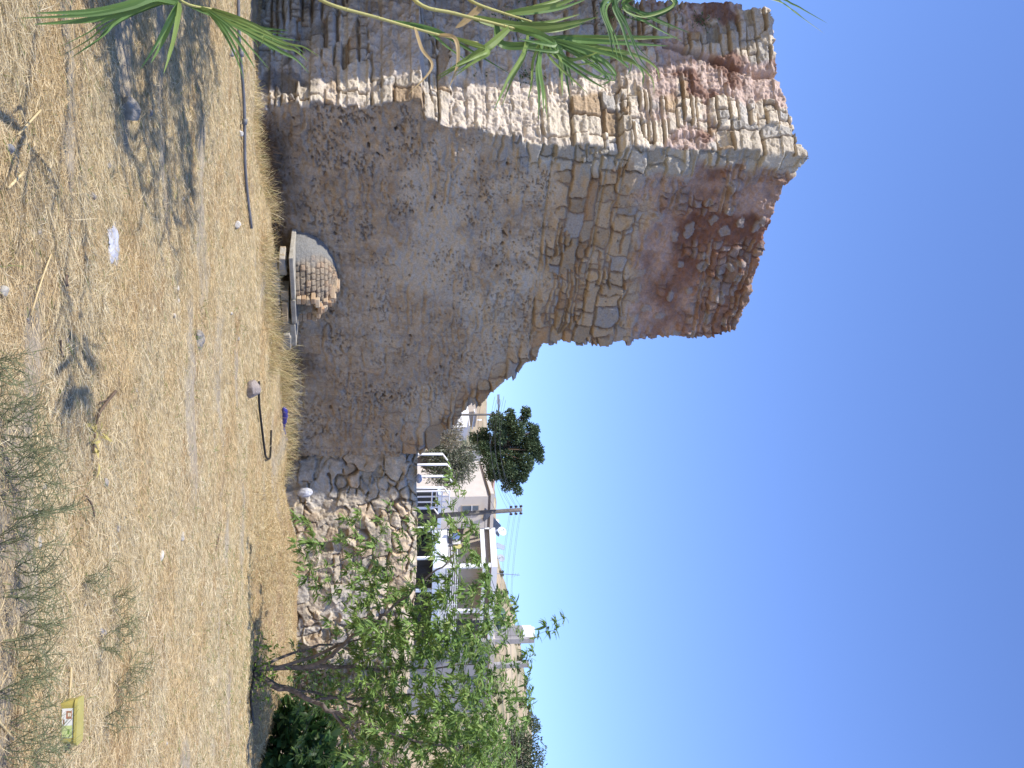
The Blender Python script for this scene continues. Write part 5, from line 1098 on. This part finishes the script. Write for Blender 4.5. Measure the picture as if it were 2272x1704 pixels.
# scrap of white plastic on top of the field wall
p = np.array([at(1061, 930, 19.85)[0], 19.8, 2.60]); V = V * (1 + .8 * (fbm(V[:, 0] * 3 + 7, V[:, 1] * 3 + V[:, 2] * 2, 91, 3) - .5))[:, None] * (.09, .06, .06) + p
tag(mesh('plastic_scrap', V, Fc, M_FILM, None, None, True), 'scrap of white plastic on the top edge of the field wall', 'litter')

# dark tree, olive bush and the greenery beyond
lobes_px = [(830, 720), (950, 700), (1100, 560), (1280, 430), (1270, 560), (1470, 400), (1430, 520), (1380, 620), (1520, 600), (1590, 620), (1540, 740), (1450, 780), (1640, 880), (1560, 880), (1640, 980), (1400, 900), (1290, 800), (1150, 720), (1050, 800), (950, 860), (1100, 900), (1230, 960), (1350, 1000), (1480, 1020), (1420, 1150), (1430, 1220), (1280, 1120), (1150, 1060), (1020, 1010), (1100, 1160), (1230, 1250), (1340, 1310), (1370, 1380), (1060, 1150), (1200, 620), (1330, 700), (1180, 850), (880, 780)]
g = np.random.default_rng(77); lob = []
lobes_px += [(1235, 1330), (1300, 1200), (1180, 1130), (1560, 800), (1580, 640), (1480, 440), (1290, 480), (1120, 500), (1500, 1100), (1620, 940)]
for x, y in lobes_px:
    edge = math.hypot(x - 1200, y - 860) > 380; lob.append((at(840 + y / 5.53, 900 + x / 5.53, 45 + g.uniform(-1.1, 1.1) * (0.5 if edge else 1)), 0.21 if edge else 0.36))
tb = XY_(985, 1000, 45.2); bush('dark_conifer', (*tb, terr(*tb)), lob, 480, 0.13, 0.055, [[0.07, 0.11, 0.055], [0.10, 0.145, 0.07], [0.05, 0.08, 0.04], [0.14, 0.18, 0.095]], 'dark shaggy evergreen tree with ragged boughs above the field wall', 'tree', None, M_DULL, True, 73, 0.2, 0.5, 0.06)
lob = [(at(u, h, 32), r) for u, h, r in [(990, 985, .5), (1010, 1000, .55), (1035, 1010, .5), (1050, 990, .45), (1020, 975, .5), (985, 1010, .35), (1060, 1012, .35), (1004, 1036, .4), (1070, 985, .3), (1025, 1040, .4), (1045, 1030, .4), (1000, 960, .5), (1045, 965, .45), (975, 1000, .4)]]
tb = XY_(1022, 960, 32); bush('olive_bush', (*tb, terr(*tb)), lob, 640, 0.10, 0.028, [[0.17, 0.19, 0.12], [0.22, 0.24, 0.16], [0.12, 0.14, 0.08], [0.28, 0.28, 0.21]], 'grey green olive bush behind the white fence posts', 'bush', None, M_DULL, True, 74)
lob = [(at(u, h, 30), r) for u, h, r in [(945, 1000, .35), (960, 975, .35), (930, 1012, .22), (972, 990, .3), (950, 1016, .2), (968, 1014, .22), (985, 1005, .25)]]
tb = XY_(955, 960, 30); bush('dry_bush', (*tb, terr(*tb)), lob, 240, 0.10, 0.02, [[0.30, 0.26, 0.19], [0.24, 0.23, 0.16], [0.36, 0.31, 0.24]], 'dry greyish bush growing behind the low end of the ruin', 'bush', None, M_DULL, True, 75)
lob = [(at(u, h, 48), r) for u, h, r in [(1600, 1060, .8), (1640, 1080, .9), (1680, 1070, .9), (1700, 1100, .8), (1660, 1040, .8), (1620, 1030, .7), (1720, 1040, .9), (1560, 1040, .6)]]
tb = XY_(1650, 980, 48); bush('bluish_tree', (*tb, terr(*tb)), lob, 260, 0.16, 0.06, [[0.07, 0.13, 0.08], [0.05, 0.10, 0.06], [0.10, 0.16, 0.10]], 'bluish green tree behind the top of the peach tree', 'tree', None, M_DULL, True, 76, .3, .2, .15)
lob = [(at(u, h, 120), r) for u, h, r in [(1640, 1170, 1.9), (1670, 1180, 2.0), (1700, 1175, 2.2), (1650, 1150, 1.9), (1690, 1150, 2.2), (1720, 1160, 2.2), (1630, 1150, 1.3)]]
tb = XY_(1680, 1120, 120); bush('hill_olive', (*tb, terr(*tb)), lob, 420, 0.38, 0.16, [[0.10, 0.13, 0.07], [0.13, 0.155, 0.09], [0.075, 0.10, 0.05]], 'rounded olive tree on the hillside at the far right', 'tree', None, M_DULL, True, 78, .3, .2, .3)
lob = [(at(u, h, 200), r) for u, h, r in [(1608, 1186, 1.4), (1600, 1180, 1.3), (1614, 1192, .9)]]
tb = XY_(1606, 1170, 200); bush('hill_shrub', (*tb, terr(*tb)), lob, 240, 0.4, 0.2, [[0.12, 0.15, 0.08], [0.09, 0.12, 0.06]], 'small round tree on the crest of the hill', 'tree', None, M_DULL, True, 79)
sg = np.random.default_rng(80); k_ = 0
for _ in range(60):
    u = sg.uniform(1240, 1740); Y = sg.uniform(125, 245); x = (u - 852) / FPX * Y; z = terr(x, Y); r = sg.uniform(0.4, 0.9)
    lob = [((x + sg.normal(0, r * .4), Y + sg.normal(0, r * .4), z + r * .6), r * .7) for _ in range(3)]
    bush('hill_shrub', (x, Y, z), lob, 60, 0.35, 0.2, [[0.13, 0.14, 0.075], [0.10, 0.12, 0.06], [0.17, 0.15, 0.09]], 'low dry shrub dotted on the hillside', 'shrub', 'low shrubs on the hillside', M_DULL, False, 800 + _)
# water tank on its stand, chimney, awning on the hill side of the house
o = empty('water_tank', (*XY_(1408, 1160, 80), terr(*XY_(1408, 1160, 80)))); tag(o, 'white water tank on a grey concrete tower above the peach tree', 'water tank'); c_ = at(1408, 1160, 80); t = MB(); t.wall(c_[:2] + (.35, 0), c_[:2] + (.75, .1), terr(*c_[:2]) - .5, Zh(1186, 80), .8); t.wall(c_[:2] + (-.5, .3), c_[:2] + (.34, .3), terr(*c_[:2]) - .5, Zh(1161, 80), .8); t.build('tower', mat_plain('grey_concrete', (0.33, 0.31, 0.30), .9, .2, 3), o); t = MB(); t.wall(c_[:2] + (-.5, .25), c_[:2] + (.34, .25), Zh(1161.2, 80), Zh(1182, 80), .8); t.build('tank', M_WHITE, o); t = MB(); t.wall(c_[:2] + (-.4, .3), c_[:2] + (.3, .3), Zh(1182, 80), Zh(1188, 80), .6); t.build('lid', M_WHITE, o)
o = empty('chimney', (*XY_(1477, 1150, 70), terr(*XY_(1477, 1150, 70)))); tag(o, 'square grey concrete stack rising behind the peach tree', 'chimney'); A = XY_(1473, 1150, 76); B = XY_(1482, 1150, 76.1); t = MB(); t.wall(A, B, terr(*A) - .3, Zh(1172, 76), .4); t.build('stack', bpy.data.materials['grey_concrete'], o); t = MB(); t.wall(A - (.02, .02), B + (.02, -.02), Zh(1172, 76), Zh(1174.5, 76), .45); t.build('cap', bpy.data.materials['grey_concrete'], o)
o = empty('green_awning', (*XY_(1380, 1105, 74), Zh(1098, 74))); tag(o, 'dark green slanting awning on the far end of the roof', 'awning'); t = MB(); A = XY_(1362, 1105, 73.5); B = XY_(1400, 1105, 74.5); za, zb = Zh(1124, 73.5), Zh(1106, 74.5); t.hexa([(*A, Zh(1106, 73.5)), (*B, zb), (B[0], B[1] + 2, zb), (A[0], A[1] + 2, Zh(1106, 73.5))], [(*A, za), (*B, zb + .1), (B[0], B[1] + 2, zb + .1), (A[0], A[1] + 2, za)]); t.build('canopy', mat_plain('green_canvas', (0.06, 0.13, 0.10), .8, .15, 3), o); t = MB(); t.tube([(*A, Zh(1098, 73.5)), (*A, za)], .04, 5); t.tube([(*B, Zh(1094, 74.5)), (*B, zb)], .04, 5); t.build('post', M_STEEL, o)
# right part of the houses behind the tree
e1 = XY_(1424, 1060, 74); e2 = XY_(1580, 1060, 77); o = empty('grey_house', (*e1, terr(*e1))); tag(o, 'grey flat roofed house seen through the peach leaves', 'house'); t = MB(); t.wall(e1, e2, terr(*e1) - 1, Zh(1088, 74), 7); t.build('wall', mat_plain('grey_render', (0.36, 0.35, 0.35), .9, .1, 1), o); t = MB(); t.wall(e1 - (.2, .2), e2 + (.2, -.2), Zh(1088, 74), Zh(1098, 74), 7.4); t.build('roof', M_BEIGE, o)
for u in (1450, 1500, 1545): A = XY_(u, 1050, 74 + (u - 1424) / 52 - .05); B = XY_(u + 20, 1050, 74 + (u - 1404) / 52 - .05); t = MB(); t.wall(A, B, Zh(1040, 74.5), Zh(1066, 74.5), .1); t.build('window', M_GLASS, o)
